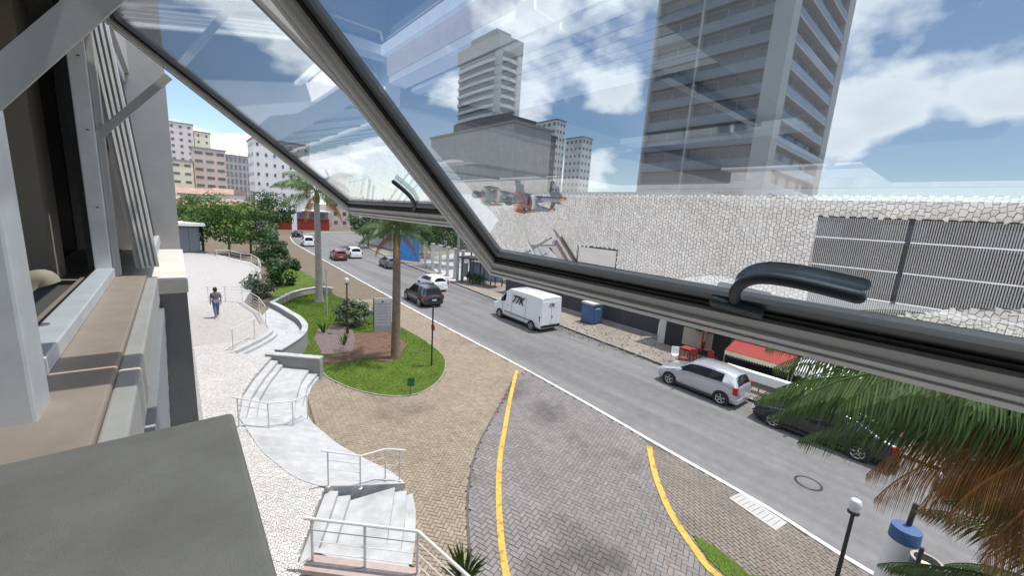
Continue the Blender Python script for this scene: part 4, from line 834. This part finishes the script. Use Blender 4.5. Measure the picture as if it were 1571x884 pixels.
# ================================================================== PEOPLE
def person(label, loc, rz, top, legs, hairc='hair', h=1.72, stride=.16, arm=.12, seed=0):
    k = h/1.72; t = thing('person', label, 'person', loc, rz)
    J = {}; E = []; Rr = {}
    def v(n, p, r): J[n] = Vector(p)*k; Rr[n] = r*k
    v('pel',(0,0,.95),.12); v('spine',(0,.01,1.15),.115); v('chest',(0,.0,1.33),.135); v('neck',(0,.01,1.46),.055); v('head',(0,.03,1.56),.078); v('crown',(0,.025,1.66),.085); v('nose',(0,.115,1.575),.018)
    E += [('pel','spine'),('spine','chest'),('chest','neck'),('neck','head'),('head','crown'),('head','nose')]
    for s, q in ((1,'R'),(-1,'L')):
        f = stride*s
        v('hip'+q,(.09*s,0,.90),.098); v('kn'+q,(.10*s,f*.55+.02,.50),.062); v('an'+q,(.10*s,f-.02,.09),.042); v('toe'+q,(.11*s,f+.15,.035),.035); v('heel'+q,(.10*s,f-.05,.04),.035)
        E += [('pel','hip'+q),('hip'+q,'kn'+q),('kn'+q,'an'+q),('an'+q,'toe'+q),('an'+q,'heel'+q)]
        g = -arm*s
        v('sh'+q,(.185*s,0,1.38),.062); v('el'+q,(.225*s,g*.4-.02,1.11),.043); v('wr'+q,(.215*s,g+.03,.87),.03); v('pa'+q,(.212*s,g+.045,.80),.03)
        E += [('chest','sh'+q),('sh'+q,'el'+q),('el'+q,'wr'+q),('wr'+q,'pa'+q)]
        for i, (dy, l) in enumerate(((.05,.05),(.025,.085),(.008,.095),(-.01,.088),(-.028,.068))):
            b = J['pa'+q]/k; v('f%d%s' % (i,q),(b.x-.01*s*(i == 0), b.y+dy, b.z-.03-(0 if i == 0 else .01)),.0095); v('g%d%s' % (i,q),(b.x-.02*s, b.y+dy*1.15, b.z-l),.0085); E += [('pa'+q,'f%d%s' % (i,q)),('f%d%s' % (i,q),'g%d%s' % (i,q))]
    def skin(nm, keys, mat, grow=0.0, sub=2):
        ks = [x for x in J if x in keys]; ix = {n: i for i, n in enumerate(ks)}
        me = bpy.data.meshes.new(nm); me.from_pydata([J[n] for n in ks], [(ix[a], ix[b]) for a, b in E if a in ix and b in ix], []); me.materials.append(C[mat])
        o = bpy.data.objects.new(nm, me); COL.objects.link(o); o.parent = t
        md = o.modifiers.new('skin', 'SKIN'); md.use_smooth_shade = True
        for n, i in ix.items():
            d = me.skin_vertices[0].data[i]; r = Rr[n]+grow; d.radius = (r*(1.25 if n in ('pel','spine','chest') else 1), r*(.85 if n in ('pel','spine','chest') else 1)); d.use_root = (n in ('pel','chest') and not any(dd.use_root for dd in me.skin_vertices[0].data[:i]))
        sb = o.modifiers.new('sub', 'SUBSURF'); sb.levels = 1; sb.render_levels = sub; return o
    skin('body', set(J), 'skin')
    skin('shirt', {'spine','chest','shR','shL','elR','elL','pel'}, top, .016); skin('trousers', {'pel','hipR','hipL','knR','knL','anR','anL'}, legs, .014); skin('shoes', {'anR','toeR','heelR'}, 'iron', .012); skin('shoes', {'anL','toeL','heelL'}, 'iron', .012)
    m = MB().lathe((0,.012*k,1.585*k), [(.098*k,-.02),(.106*k,.04*k),(.095*k,.10*k),(.05*k,.148*k),(0,.158*k)], 14); m.lathe((0,-.03*k,1.54*k), [(.05*k,-.04),(.083*k,.0),(.09*k,.06*k)], 12); m.build('hair', hairc, t, smooth=True)
    for s in (1,-1): MB().lathe((.032*s*k,.105*k,1.60*k), [(0,.012),(.011,.004),(.011,-.004),(0,-.01)], 8, 'z').build('eye', 'white', t)
    return t
p = G(333, 487, ZP); person('man in dark grey shirt and blue jeans walking across the plaza', (p.x,p.y,ZP+.01), R(15), 'shirt_grey', 'jeans')
p = RG(853, 328, ZP); person('dark haired person in a red shirt and pale trousers, seen mirrored in the big pane', (.50,p.y,ZP+.01), R(170), 'shirt_red', 'pale_jeans', stride=.2)
p = RG(800, 297, ZP); person('person in stone grey clothes by the building foot, mirrored at the pane left edge', (.35,p.y,ZP+.01), R(10), 'shirt_stone', 'shirt_stone', h=1.65)

# ================================================================== FAR SIDE OF THE STREET
FZ = .11
# corner bar with striped awning
t = thing('corner_bar', 'low shop with red and cream awning across the street behind the parked silver car', 'shop', (24, 3, FZ))
def lp(o, p): return Vector(p)-o.location
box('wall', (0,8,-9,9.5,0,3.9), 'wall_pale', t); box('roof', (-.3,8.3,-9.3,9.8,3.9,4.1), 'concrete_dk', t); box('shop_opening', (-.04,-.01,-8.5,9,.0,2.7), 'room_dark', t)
for k in range(6): box('shelf', (-.12,-.045,-8+k*2.8,-6.2+k*2.8,.4,1.5), ('rust','teal','room_beige')[k % 3], t)
a0, a1 = GX(1112,540,21.9), GX(1212,562,21.9); w0, w1 = GX(1214,566,21.9), GX(1330,600,21.9)
def awning(y0, y1, z, m1, m2, nm):
    n = 8; ly = lambda k: y0+(y1-y0)*k/n-3
    for k in range(n):
        ya, yb = ly(k), ly(k+1); zz = z-FZ; q = MB(); q.add([(-.02,ya,zz+.75),(-.02,yb,zz+.75),(-2.1,yb,zz+.12),(-2.1,ya,zz+.12),(-.02,ya,zz+.72),(-.02,yb,zz+.72),(-2.1,yb,zz+.09),(-2.1,ya,zz+.09)], [(0,1,2,3),(7,6,5,4),(3,2,6,7),(0,3,7,4),(1,5,6,2)]); q.build(nm+'_panel', m1, t)
        q = MB(); 
        for s in range(3):
            yy = ya+(yb-ya)*s/3; y2 = ya+(yb-ya)*(s+1)/3; ym = (yy+y2)/2; q.add([(-2.12,yy,zz+.1),(-2.12,y2,zz+.1),(-2.12,y2,zz-.08),(-2.12,ym,zz-.16),(-2.12,yy,zz-.08)], [(0,1,2,3,4)]); q.add([(-2.105,yy,zz+.1),(-2.105,y2,zz+.1),(-2.105,y2,zz-.08),(-2.105,ym,zz-.16),(-2.105,yy,zz-.08)], [(4,3,2,1,0)])
        q.build(nm+'_fringe', m2, t)
    for yy in (y0, y1): MB().tube([(-2.05,yy-3,0),(-2.05,yy-3,z-FZ+.1)], .03).build('awning_post', 'grate', t)
awning(a0.y, a1.y, a0.z*.5+a1.z*.5-.1, 'red', 'cream', 'awning'); awning(a1.y-.15, w1.y-4, w0.z*.5+w1.z*.5-.1, 'white', 'white', 'awning')
# white parklet barrier
b0, b1 = GX(1112,566,20.9), GX(1257,608,20.9)
t = thing('white_barrier', 'long low white barrier board on thin posts behind the parked cars', 'barrier', (20.9,(b0.y+b1.y)/2,FZ)); hl = abs(b0.y-b1.y)/2; zc = (b0.z+b1.z)/2-FZ
bevel(box('board', (-.05,.28,-hl,hl,zc-.22,zc+.2), 'white', t), .01)
for k in range(6): MB().tube([(.1,-hl+.2+k*(hl*2-.4)/5,0),(.1,-hl+.2+k*(hl*2-.4)/5,zc-.2)], .03).build('post', 'grate', t)
def chair_set(kind, label, p, rz, mat):
    t = thing('plastic_chair', label, 'chair', p, rz, 'plastic chairs outside the bar'); 
    for sx in (-1,1):
        for sy in (-1,1): MB().beam((sx*.2,sy*.2,0),(sx*.17,sy*.17,.44),.04,.04).build('leg', mat, t)
    bevel(box('seat', (-.22,.22,-.22,.22,.42,.46), mat, t), .01); bevel(box('backrest', (-.21,.21,.18,.22,.46,.88), mat, t), .01); return t
for (u, v), rz, lab, mt in [((1046,560),.6,'red plastic chair in front of the red sign board','red'), ((1060,556),2.4,'second red plastic chair beside the sign board, nearer the bar','red'), ((1035,556),-.8,'white plastic chair at the left of the red chairs','white'), ((1092,560),1.2,'red plastic chair nearest the bar awning','red')]:
    p = G(u, v, FZ); chair_set('c', lab, (p.x, p.y, FZ), rz, mt)
p = G(1053, 552, FZ); t = thing('cafe_table', 'small red square table between the plastic chairs', 'table', (p.x,p.y,FZ)); bevel(box('top', (-.35,.35,-.35,.35,.70,.73), 'red', t), .01)
for sx in (-1,1):
    for sy in (-1,1): MB().beam((sx*.28,sy*.28,0),(sx*.28,sy*.28,.7),.04,.04).build('leg', 'red', t)
p = G(1076, 548, FZ); t = thing('menu_board', 'faded red and orange sign board standing beside the red chairs', 'sign', (p.x,p.y,FZ), .2); box('panel', (-.55,.55,-.04,.04,.5,2.1), 'red', t); box('picture', (-.4,.4,-.05,-.041,1.0,1.9), 'wall_tan', t)
for s in (-1,1): MB().tube([(s*.45,0,0),(s*.45,0,.5)], .025).build('leg', 'iron', t)
# skip, drums and rubble on the torn up pavement
p = G(900, 496, FZ); t = thing('portable_cabin', 'small blue cabin with a pale roof on the torn up pavement behind the van', 'cabin', (p.x+.5,p.y,FZ), R(-3)); hz = topz(p, 464)-FZ
box('body', (-.55,.55,-.55,.55,.06,hz-.15), 'blue', t); bevel(box('roof', (-.6,.6,-.6,.6,hz-.15,hz), 'wall_pale', t), .04); box('door', (-.4,.4,-.572,-.552,.12,hz-.3), 'blue', t); box('vent', (-.25,.25,-.58,-.573,hz-.5,hz-.38), 'wall_pale', t); box('base', (-.6,.6,-.6,.6,0,.06), 'black', t)
p = G(928, 486, FZ); t = thing('tarpaulin_heap', 'dark teal tarpaulin over a heap next to the blue cabin', 'heap', (p.x+1.2,p.y+.6,FZ)); m = MB(); n = 9
for i in range(n):
    for j in range(n):
        x, y = (i/(n-1)-.5)*3.2, (j/(n-1)-.5)*2.6; r = max(0, 1-(x/1.6)**2)*max(0, 1-(y/1.3)**2); m.v.append((x, y, 1.15*r**.5+.12*mnoise.noise((x*1.7,y*1.7,3))*r))
m.f = [(i*n+j, (i+1)*n+j, (i+1)*n+j+1, i*n+j+1) for i in range(n-1) for j in range(n-1)]; m.m = [0]*len(m.f); m.build('sheet', 'teal', t, smooth=True); box('pallet', (-1.5,1.5,-1.2,1.2,0,.1), 'bark', t)
for k in range(5):
    p = G(950+k*7, 492+k*1.2, FZ); t = thing('rusty_drum', ('leftmost rusty drum, touching the teal tarpaulin','second rusty drum from the teal tarpaulin','middle rusty drum of the row of five','fourth rusty drum from the teal tarpaulin','rightmost rusty drum of the row by the rubble')[k], 'drum', (p.x+.6,p.y,FZ), group='rusty drums on the torn pavement'); MB().lathe((0,0,0), [(0,0),(.29,0),(.29,.3),(.30,.31),(.29,.33),(.29,.58),(.30,.6),(.29,.62),(.29,.88),(.27,.87),(0,.86)], 14).build('drum_body', 'rust', t, smooth=True)
m = MB(); random.seed(5); rub = [xy(G(u,v,FZ)) for u,v in [(845,497),(930,496),(1000,512),(1030,540),(1020,560),(960,545),(900,522),(860,508)]]
xs = [p[0] for p in rub]; ys = [p[1] for p in rub]
for k in range(900):
    p = (random.uniform(min(xs),max(xs)), random.uniform(min(ys),max(ys)))
    if not inside(p, rub): continue
    s = random.uniform(.02,.085); a = random.uniform(0,3); ca, sa = math.cos(a)*s, math.sin(a)*s; h = s*random.uniform(.3,.9)
    m.add([(p[0]+ca,p[1]+sa,FZ-.01),(p[0]-sa,p[1]+ca,FZ-.01),(p[0]-ca,p[1]-sa,FZ-.01),(p[0]+sa,p[1]-ca,FZ-.01),(p[0]+ca*.5,p[1]+sa*.4,FZ+h),(p[0]-sa*.6,p[1]+ca*.5,FZ+h*.8),(p[0]-ca*.5,p[1]-sa*.6,FZ+h)], [(0,1,5,4),(1,2,6,5),(2,3,6),(3,0,4,6),(4,5,6)])
m.build('rubble', 'rubble', label='broken paving rubble scattered on the far pavement', cat='rubble', kind='stuff')
# bus shelter
a, c = G(702,434,FZ), G(753,443,FZ); t = thing('bus_shelter', 'dark bus shelter with posts and flat roof behind the white hatchback', 'bus shelter', ((a.x+c.x)/2+.6,(a.y+c.y)/2,FZ), math.atan2(c.x-a.x, -(c.y-a.y))-R(90)+R(90)); L_ = (c-a).length; hz = 2.7
t.rotation_euler.z = math.atan2(c.y-a.y, c.x-a.x)
bevel(box('roof', (-L_/2-.4,L_/2+.4,-.3,1.6,hz,hz+.22), 'iron', t), .06)
for k in range(4): MB().tube([(-L_/2+k*L_/3,1.3,0),(-L_/2+k*L_/3,1.3,hz)], .07).build('post', 'iron', t); MB().tube([(-L_/2+k*L_/3,-.1,0),(-L_/2+k*L_/3,-.1,hz)], .06).build('post', 'iron', t)
for k in range(3): box('back_panel', (-L_/2+k*L_/3+.1,-L_/2+(k+1)*L_/3-.1,1.28,1.30,.4,2.3), 'rail_glass', t)
box('bench', (-L_/2+.4,L_/2-.4,.75,1.15,.42,.47), 'grate', t); box('poster', (-L_/2-.2,-L_/2-.12,.1,1.2,.6,2.1), 'sign_pale', t)
b = Vector(((a.x+c.x)/2+1.5,(a.y+c.y)/2+1.5,FZ)); shrub('low dark hedge plant behind the bus shelter', b, 1.6, 1.4, 900, .14, 'leaf_dk')
# row of pale square columns in front of the forecourt
for k in range(6):
    p = G(636+k*11, 412+k*4.2, FZ); t = thing('column', 'pale slender forecourt column in the row left of the bus shelter', 'column', (p.x+1.5,p.y,FZ), group='forecourt columns'); bevel(box('shaft', (-.14,.14,-.14,.14,.12,3.4), 'wall_pale', t), .02); box('base', (-.22,.22,-.22,.22,0,.12), 'concrete_dk', t); box('capital', (-.2,.2,-.2,.2,3.4,3.55), 'wall_pale', t)
fc = [xy(G(u,v,FZ)) for u,v in [(690,432),(660,410),(640,398)]]+[(60,75),(60,34)]; MB().prism(fc, .02, FZ+.006).build('forecourt', 'concrete', kind='structure')
t = thing('backdrop_wall', 'dark grey boarded wall added as a backdrop behind the blue cabin and the van', 'wall', (25.2, 13.2, FZ))  # added to darken what shows through the pane behind the mirrored stones
for k in range(16): box('board', (-.04+.012*(k%2),.06,k*1.05,k*1.05+1.035,.1,3.9+.04*((k*7)%3)), 'wall_dark', t)
box('footing', (-.12,.16,-.1,16.9,0,.1), 'concrete_dk', t)
for k in range(5): MB().tube([(.12,k*4.1+.2,.1),(.12,k*4.1+.2,4.1)], .06, 8).build('post', 'iron', t)
# low buildings behind the far pavement
def block(name, label, x0, x1, y0, y1, h, mat, wx=None, wy=None, roof='concrete_dk', wmat='win_dark', sill=None, group=None, cat='building', base=0.0):
    t = thing(name, label, cat, (x0, y0, base), group=group); dx, dy = x1-x0, y1-y0
    box('wall', (0,dx,0,dy,0,h), mat, t); box('roof', (-.25,dx+.25,-.25,dy+.25,h,h+.5), roof, t)
    def grid(axis, n, m, fw, fh, z0, ln):
        cw, ch = ln/n, (h-z0)/m; me = None
        for j in range(m):
            for i in range(n):
                if me is None:
                    g = MB(); w2, h2 = cw*fw/2, ch*fh/2
                    g.box(-.06 if axis == 'x' else -w2, .02 if axis == 'x' else w2, -w2 if axis == 'x' else -.06, w2 if axis == 'x' else .02, -h2, h2)
                    o = g.build('window', wmat, t); me = o.data
                else:
                    o = bpy.data.objects.new('window', me); COL.objects.link(o); o.parent = t
                o.location = (0, (i+.5)*cw, z0+(j+.5)*ch) if axis == 'x' else ((i+.5)*cw, 0, z0+(j+.5)*ch)
    if wx: grid('x', *wx, dy)
    if wy: grid('y', *wy, dx)
    return t
block('shop_building', 'low charcoal commercial block behind the blue cabin', 31, 42, 14, 34, 10.0, 'wall_dark', (6,3,.5,.4,.6), (3,3,.5,.4,.6))
block('shop_building', 'long dark three storey block behind the bar', 33, 44, -34, 12.5, 9.6, 'wall_dark', (12,3,.5,.4,.6), (3,3,.5,.4,.6))
block('shop_building', 'grey low building at the back of the forecourt', 52, 66, 32, 72, 7.5, 'tower_grey', (10,2,.5,.45,.6), (4,2,.5,.45,.6))
block('shop_building', 'grey shop with blue boards beside the distant cars', 30.5, 40, 66, 84, 5.5, 'wall_pale', (5,1,.6,.5,.4), (3,1,.5,.5,.4))
for k in range(4):
    t = thing('blue_hoarding', ('nearest bright blue hoarding sheet beyond the palm trunk','second blue hoarding sheet from the forecourt columns','third blue hoarding sheet from the forecourt columns','farthest blue hoarding sheet, toward the red building')[k], 'hoarding', (25.2+k*1.3, 52+k*3.6, FZ), R(-62), 'blue hoardings'); box('sheet', (-1.7,1.7,-.03,.03,.3,3.6-.25*(k%2)), 'blue_tarp', t)
    for s in (-1,1): MB().tube([(s*1.6,.06,0),(s*1.6,.06,3.7)], .04).build('post', 'grate', t)
t = thing('red_building', 'low red walled building at the bend of the street', 'building', (17.5, 120, 0)); box('wall', (0,16,0,10,0,3.2), 'red', t); box('upper_wall', (.2,15.8,.2,9.8,3.2,5.2), 'tower_grey', t); box('roof', (-.4,16.4,-.4,10.4,5.2,5.5), 'white', t)
for k in range(6): box('window', (.8+k*2.5,2.4+k*2.5,.14,.19,3.5,4.8), 'win_dark', t)
b = G(467, 364, 0); t = thing('white_sign_pillar', 'white advertising pillar in front of the red building', 'sign', (21.5,105,.1)); box('pillar', (-.5,.5,-.3,.3,0,6.2), 'white', t); box('panel', (-1.6,1.6,-.35,.35,5.2,7.4), 'white', t); box('base', (-.7,.7,-.5,.5,0,.3), 'concrete_dk', t)
for (x, y), h, r, lab in [((36,40),8.5,3.8,'broad dark backdrop tree added in the forecourt behind the bus shelter'),((41,47),9,4.2,'second dark backdrop tree added in the forecourt, behind the first'),((36,52),8.5,3.8,'dark backdrop tree added at the left side of the forecourt'),((28.5,47),7.5,3.2,'dark leafy tree behind the forecourt columns'),((30,56),8.0,3.6,'dark leafy tree between columns and blue hoardings'),((33,62),9,3.8,'tall dark tree behind the blue hoardings'),((27.5,74),7,3.0,'small dark tree beyond the blue hoardings'),((24.5,9.5),3.4,1.3,'small green potted tree beside the red awning'),((22.6,-1.5),3.6,1.5,'leafy green bush tree below the white awning')]:  # trees standing in the forecourt are added to screen bright ground beyond the pane
    tree('far_tree', lab, (x,y,FZ), h, r, h*.33, 2200, .2, 'leaf_dk' if h > 4 else 'leaf', group='trees on the far side of the street')
# power poles and wires
poles = []
for k, y in enumerate((-18, 36.5, 78)):
    x = 21.2 if y < 20 else 21.7+(y-20)*.11
    t = thing('power_pole', ('concrete power pole out of the frame end of the wires','concrete power pole near the forecourt columns','concrete power pole far down the street')[k], 'power pole', (x,y,FZ), group='power poles')
    MB().tube([(0,0,0),(0,0,9.4)], [.16,.10], 10).build('pole', 'concrete_dk', t, smooth=True); box('crossarm', (-.9,.9,-.06,.06,8.7,8.82), 'bark', t); poles.append(Vector((x,y,FZ)))
    for s in (-.8,-.3,.3,.8): MB().tube([(s,0,8.82),(s,0,9.0)], .05, 6).build('insulator', 'rust', t)
for k in range(2):
    for s, z in ((-.8,9.0),(-.3,9.0),(.3,9.0),(.8,9.0),(-.15,7.4),(-.15,7.0),(-.15,6.7)):
        a, c = poles[k]+Vector((s,0,z)), poles[k+1]+Vector((s,0,z)); t = thing('overhead_wire', 'overhead wire, %s, in the %s span of the power poles' % (({-.8:'outer street side of the crossarm',-.3:'inner street side of the crossarm',.3:'inner shop side of the crossarm',.8:'outer shop side of the crossarm'}[s] if z == 9.0 else {7.4:'top of the three low cables',7.0:'middle of the three low cables',6.7:'lowest of the low cables'}[z]), ('nearer','farther')[k]), 'wire', (a+c)/2-Vector((0,0,.4)), group='overhead wires'); o = t.location
        MB().tube([a.lerp(c, i/10)-Vector((0,0,1.6*(i/10)*(1-i/10)))-o for i in range(11)], .018, 4).build('cable', 'black', t)

# ================================================================== HIGH BUILDINGS
# big tower seen through the pane
TX0, TX1, TY0, TY1, TH = 57.0, 83.0, 18.6, 36.7, 66.0
t = thing('apartment_tower', 'tall dark apartment tower with balcony bands and pale corner column, seen through the pane', 'building', (TX0, TY0, 0)); D = TY1-TY0; Wd = TX1-TX0
box('core', (0.9,Wd,.9,D,0,TH), 'tower_grey', t); box('corner_column', (0,.95,-.02,2.1,0,TH+1), 'tower_light', t); box('edge_column', (0,.95,D-.35,D+.01,0,TH+1), 'tower_light', t); box('centre_fin', (.1,.95,D*.60,D*.60+.35,0,TH+1), 'tower_light', t); box('side_column', (Wd-3.2,Wd+.02,.0,.95,0,TH+1), 'tower_light', t); box('side_column', (.951,2.4,.0,.93,0,TH+1), 'tower_light', t); box('parapet', (.3,Wd-.3,.3,D-.3,TH,TH+2.5), 'tower_grey', t)
for k in range(21):
    z = 4+k*3.0
    for y0, y1 in ((2.12, D*.60-.01), (D*.60+.36, D-.36)):
        box('balcony_slab', (.02,.9,y0,y1,z-.14,z+.14), 'tower_grey', t); box('balcony_rail', (.06,.1,y0,y1,z+.15,z+1.15), 'rail_glass', t)
        n = max(2, int((y1-y0)/2.2)); w = (y1-y0)/n
        for i in range(n): box('window', (.84,.895,y0+i*w+.15,y0+(i+1)*w-.15,z+.3,z+2.5), 'win_dark', t)
    o = MB().box(2.45,Wd-3.25,.0,.88,z-.14,z+.14).build('balcony_slab', 'tower_light', t); box('balcony_rail', (2.45,Wd-3.25,.04,.08,z+.15,z+1.1), 'rail_glass', t)
    for i in range(4): box('window', (3+i*5,6.6+i*5,.84,.895,z+.3,z+2.5), 'win_dark', t)
# balcony tower in the middle distance
x0, x1, y0, y1, h = 90.7, 101.5, 119.5, 146.5, 68.0
t = thing('apartment_tower', 'pale grey high rise with curved balcony rows above a dark lower building', 'building', (x0,y0,0)); d, w = y1-y0, x1-x0
box('core', (.9,w,.9,d,0,h), 'tower_light', t); box('crown_wall', (-.1,w+.1,-.1,d+.1,h-3,h+2), 'tower_light', t); box('plant_room', (2,w-2,5,d-6,h+2,h+5.5), 'tower_grey', t); box('corner_column', (-.05,1.6,-.05,2.2,0,h-3.02), 'tower_light', t); box('side_column', (w-2.2,w+.05,-.05,1.4,0,h-3.02), 'wall_white', t)
for k in range(20):
    z = 3+k*3.1
    m = MB(); m.prism([(.9,2.25),(.25,2.25),(-.35,d*.3),(-.35,d*.7),(.1,d-.3),(.9,d-.3)], z-.15, z+1.0); m.build('balcony', 'wall_white', t); box('window', (.82,.895,2.4,d-.6,z+1.05,z+2.7), 'win_dark', t)
    m = MB(); m.prism([(1.7,.9),(1.7,.1),(w*.5,-.4),(w-2.3,.1),(w-2.3,.9)], z-.15, z+1.0); m.build('balcony', 'wall_white', t); box('window', (1.8,w-2.4,.82,.895,z+1.05,z+2.7), 'win_dark', t)
t = block('office_block', 'dark charcoal stepped building below the pale high rise', 62, 80, 78, 112, 29, 'wall_dark', (9,7,.4,.3,4), (5,7,.4,.3,4), roof='wall_dark'); box('setback', (3,14,4,28,29.5,33), 'wall_dark', t)
block('office_block', 'long pale grey block in front of the charcoal building', 50, 60, 60, 92, 25.0, 'wall_pale', (10,6,.35,.4,2), (4,6,.35,.4,2), wmat='tower_light')
block('apartment_block', 'left of two distant white apartment towers seen through the pane', 133, 139, 130, 146, 51, 'wall_white', (5,15,.45,.4,3), (3,15,.45,.4,3), group='distant white towers')
block('apartment_block', 'right and lower of two distant white apartment towers seen through the pane', 141, 148, 121, 131, 44, 'wall_white', (4,13,.45,.4,3), (3,13,.45,.4,3), group='distant white towers')
# skyline at the far left
block('apartment_block', 'pinkish tower with two window columns at the far left of the skyline', 0.2, 9.5, 250, 262, 40, 'wall_pink', None, (3,13,.35,.4,2), group='left skyline')
block('apartment_block', 'cream tower with a stepped crown right of the pinkish tower', 9.8, 16, 252, 264, 37.5, 'wall_yellow', None, (2,12,.25,.4,2), group='left skyline')
block('apartment_block', 'pale yellow block below the pinkish tower', -3, 6.2, 185, 197, 19, 'wall_yellow', None, (3,6,.55,.3,2), group='left skyline')
block('apartment_block', 'tan and cream block with wide windows in the left skyline', 6.6, 16.3, 190, 205, 24.5, 'wall_tan', None, (3,8,.7,.35,1), group='left skyline')
block('apartment_block', 'pale grey glazed block right of the tan one', 17.2, 27.5, 205, 215, 24.5, 'wall_pale', None, (7,8,.6,.7,1), wmat='rail_glass', group='left skyline')
block('apartment_block', 'bright white block with small square windows right of the skyline', 20.0, 36, 150, 162, 26, 'wall_white', (4,8,.3,.35,2), (7,8,.28,.35,2), group='left skyline')
random.seed(3)
hs = [(2,120,6,4.5,'wall_white'),(9,126,7,5.5,'wall_tan'),(-6,132,7,5.5,'wall_yellow'),(1,150,8,8,'wall_pale'),(10,155,8,8.5,'wall_white'),(13,112,6,5,'wall_pale'),(40,140,9,9,'wall_tan'),(52,132,8,8,'wall_white')]
nm = ['first','second','third','fourth','fifth','sixth','seventh','eighth']
for k, (x, y, w, h, mt) in enumerate(hs):
    lab = {'wall_white':'white','wall_tan':'tan','wall_yellow':'cream','wall_pale':'grey'}[mt]
    t = thing('house', '%s low house with tiled roof, %s in the row beyond the plaza trees' % (lab, nm[k]), 'house', (x,y,0), group='low houses beyond the trees'); box('wall', (0,w,0,7,0,h), mt, t)
    MB().add([(-.4,-.4,h),(w+.4,-.4,h),(w+.4,7.4,h),(-.4,7.4,h),(-.4,3.5,h+1.7),(w+.4,3.5,h+1.7)], [(0,1,5,4),(2,3,4,5),(0,4,3),(1,2,5),(3,2,1,0)]).build('roof', ROOF, t)
    for i in range(3):
        for j in range(max(1,int(h/3))): box('window', (.6+i*w/3.2,.6+i*w/3.2+1.1,-.05,.02,1+j*2.9,2.2+j*2.9), 'win_dark', t)

# ------------------------------------------------------------------ fallen leaves on the paving
random.seed(77); m = MB()
for k in range(420):
    p = (random.uniform(3.2, 13), random.uniform(1, 22))
    if not (inside(p, beige) or inside(p, drive) or inside(p, strip)): continue
    a = random.uniform(0, 6.28); l = random.uniform(.02,.06); w = l*.4; ca, sa = math.cos(a), math.sin(a)
    m.add([(p[0]+ca*l,p[1]+sa*l,ZW+.008),(p[0]-sa*w,p[1]+ca*w,ZW+.016),(p[0]-ca*l,p[1]-sa*l,ZW+.008),(p[0]+sa*w,p[1]-ca*w,ZW+.012)], [(0,1,2,3)])
m.build('fallen_leaves', 'frond_dry', label='scattered dry leaves on the pavers and driveway', cat='leaves', kind='stuff')
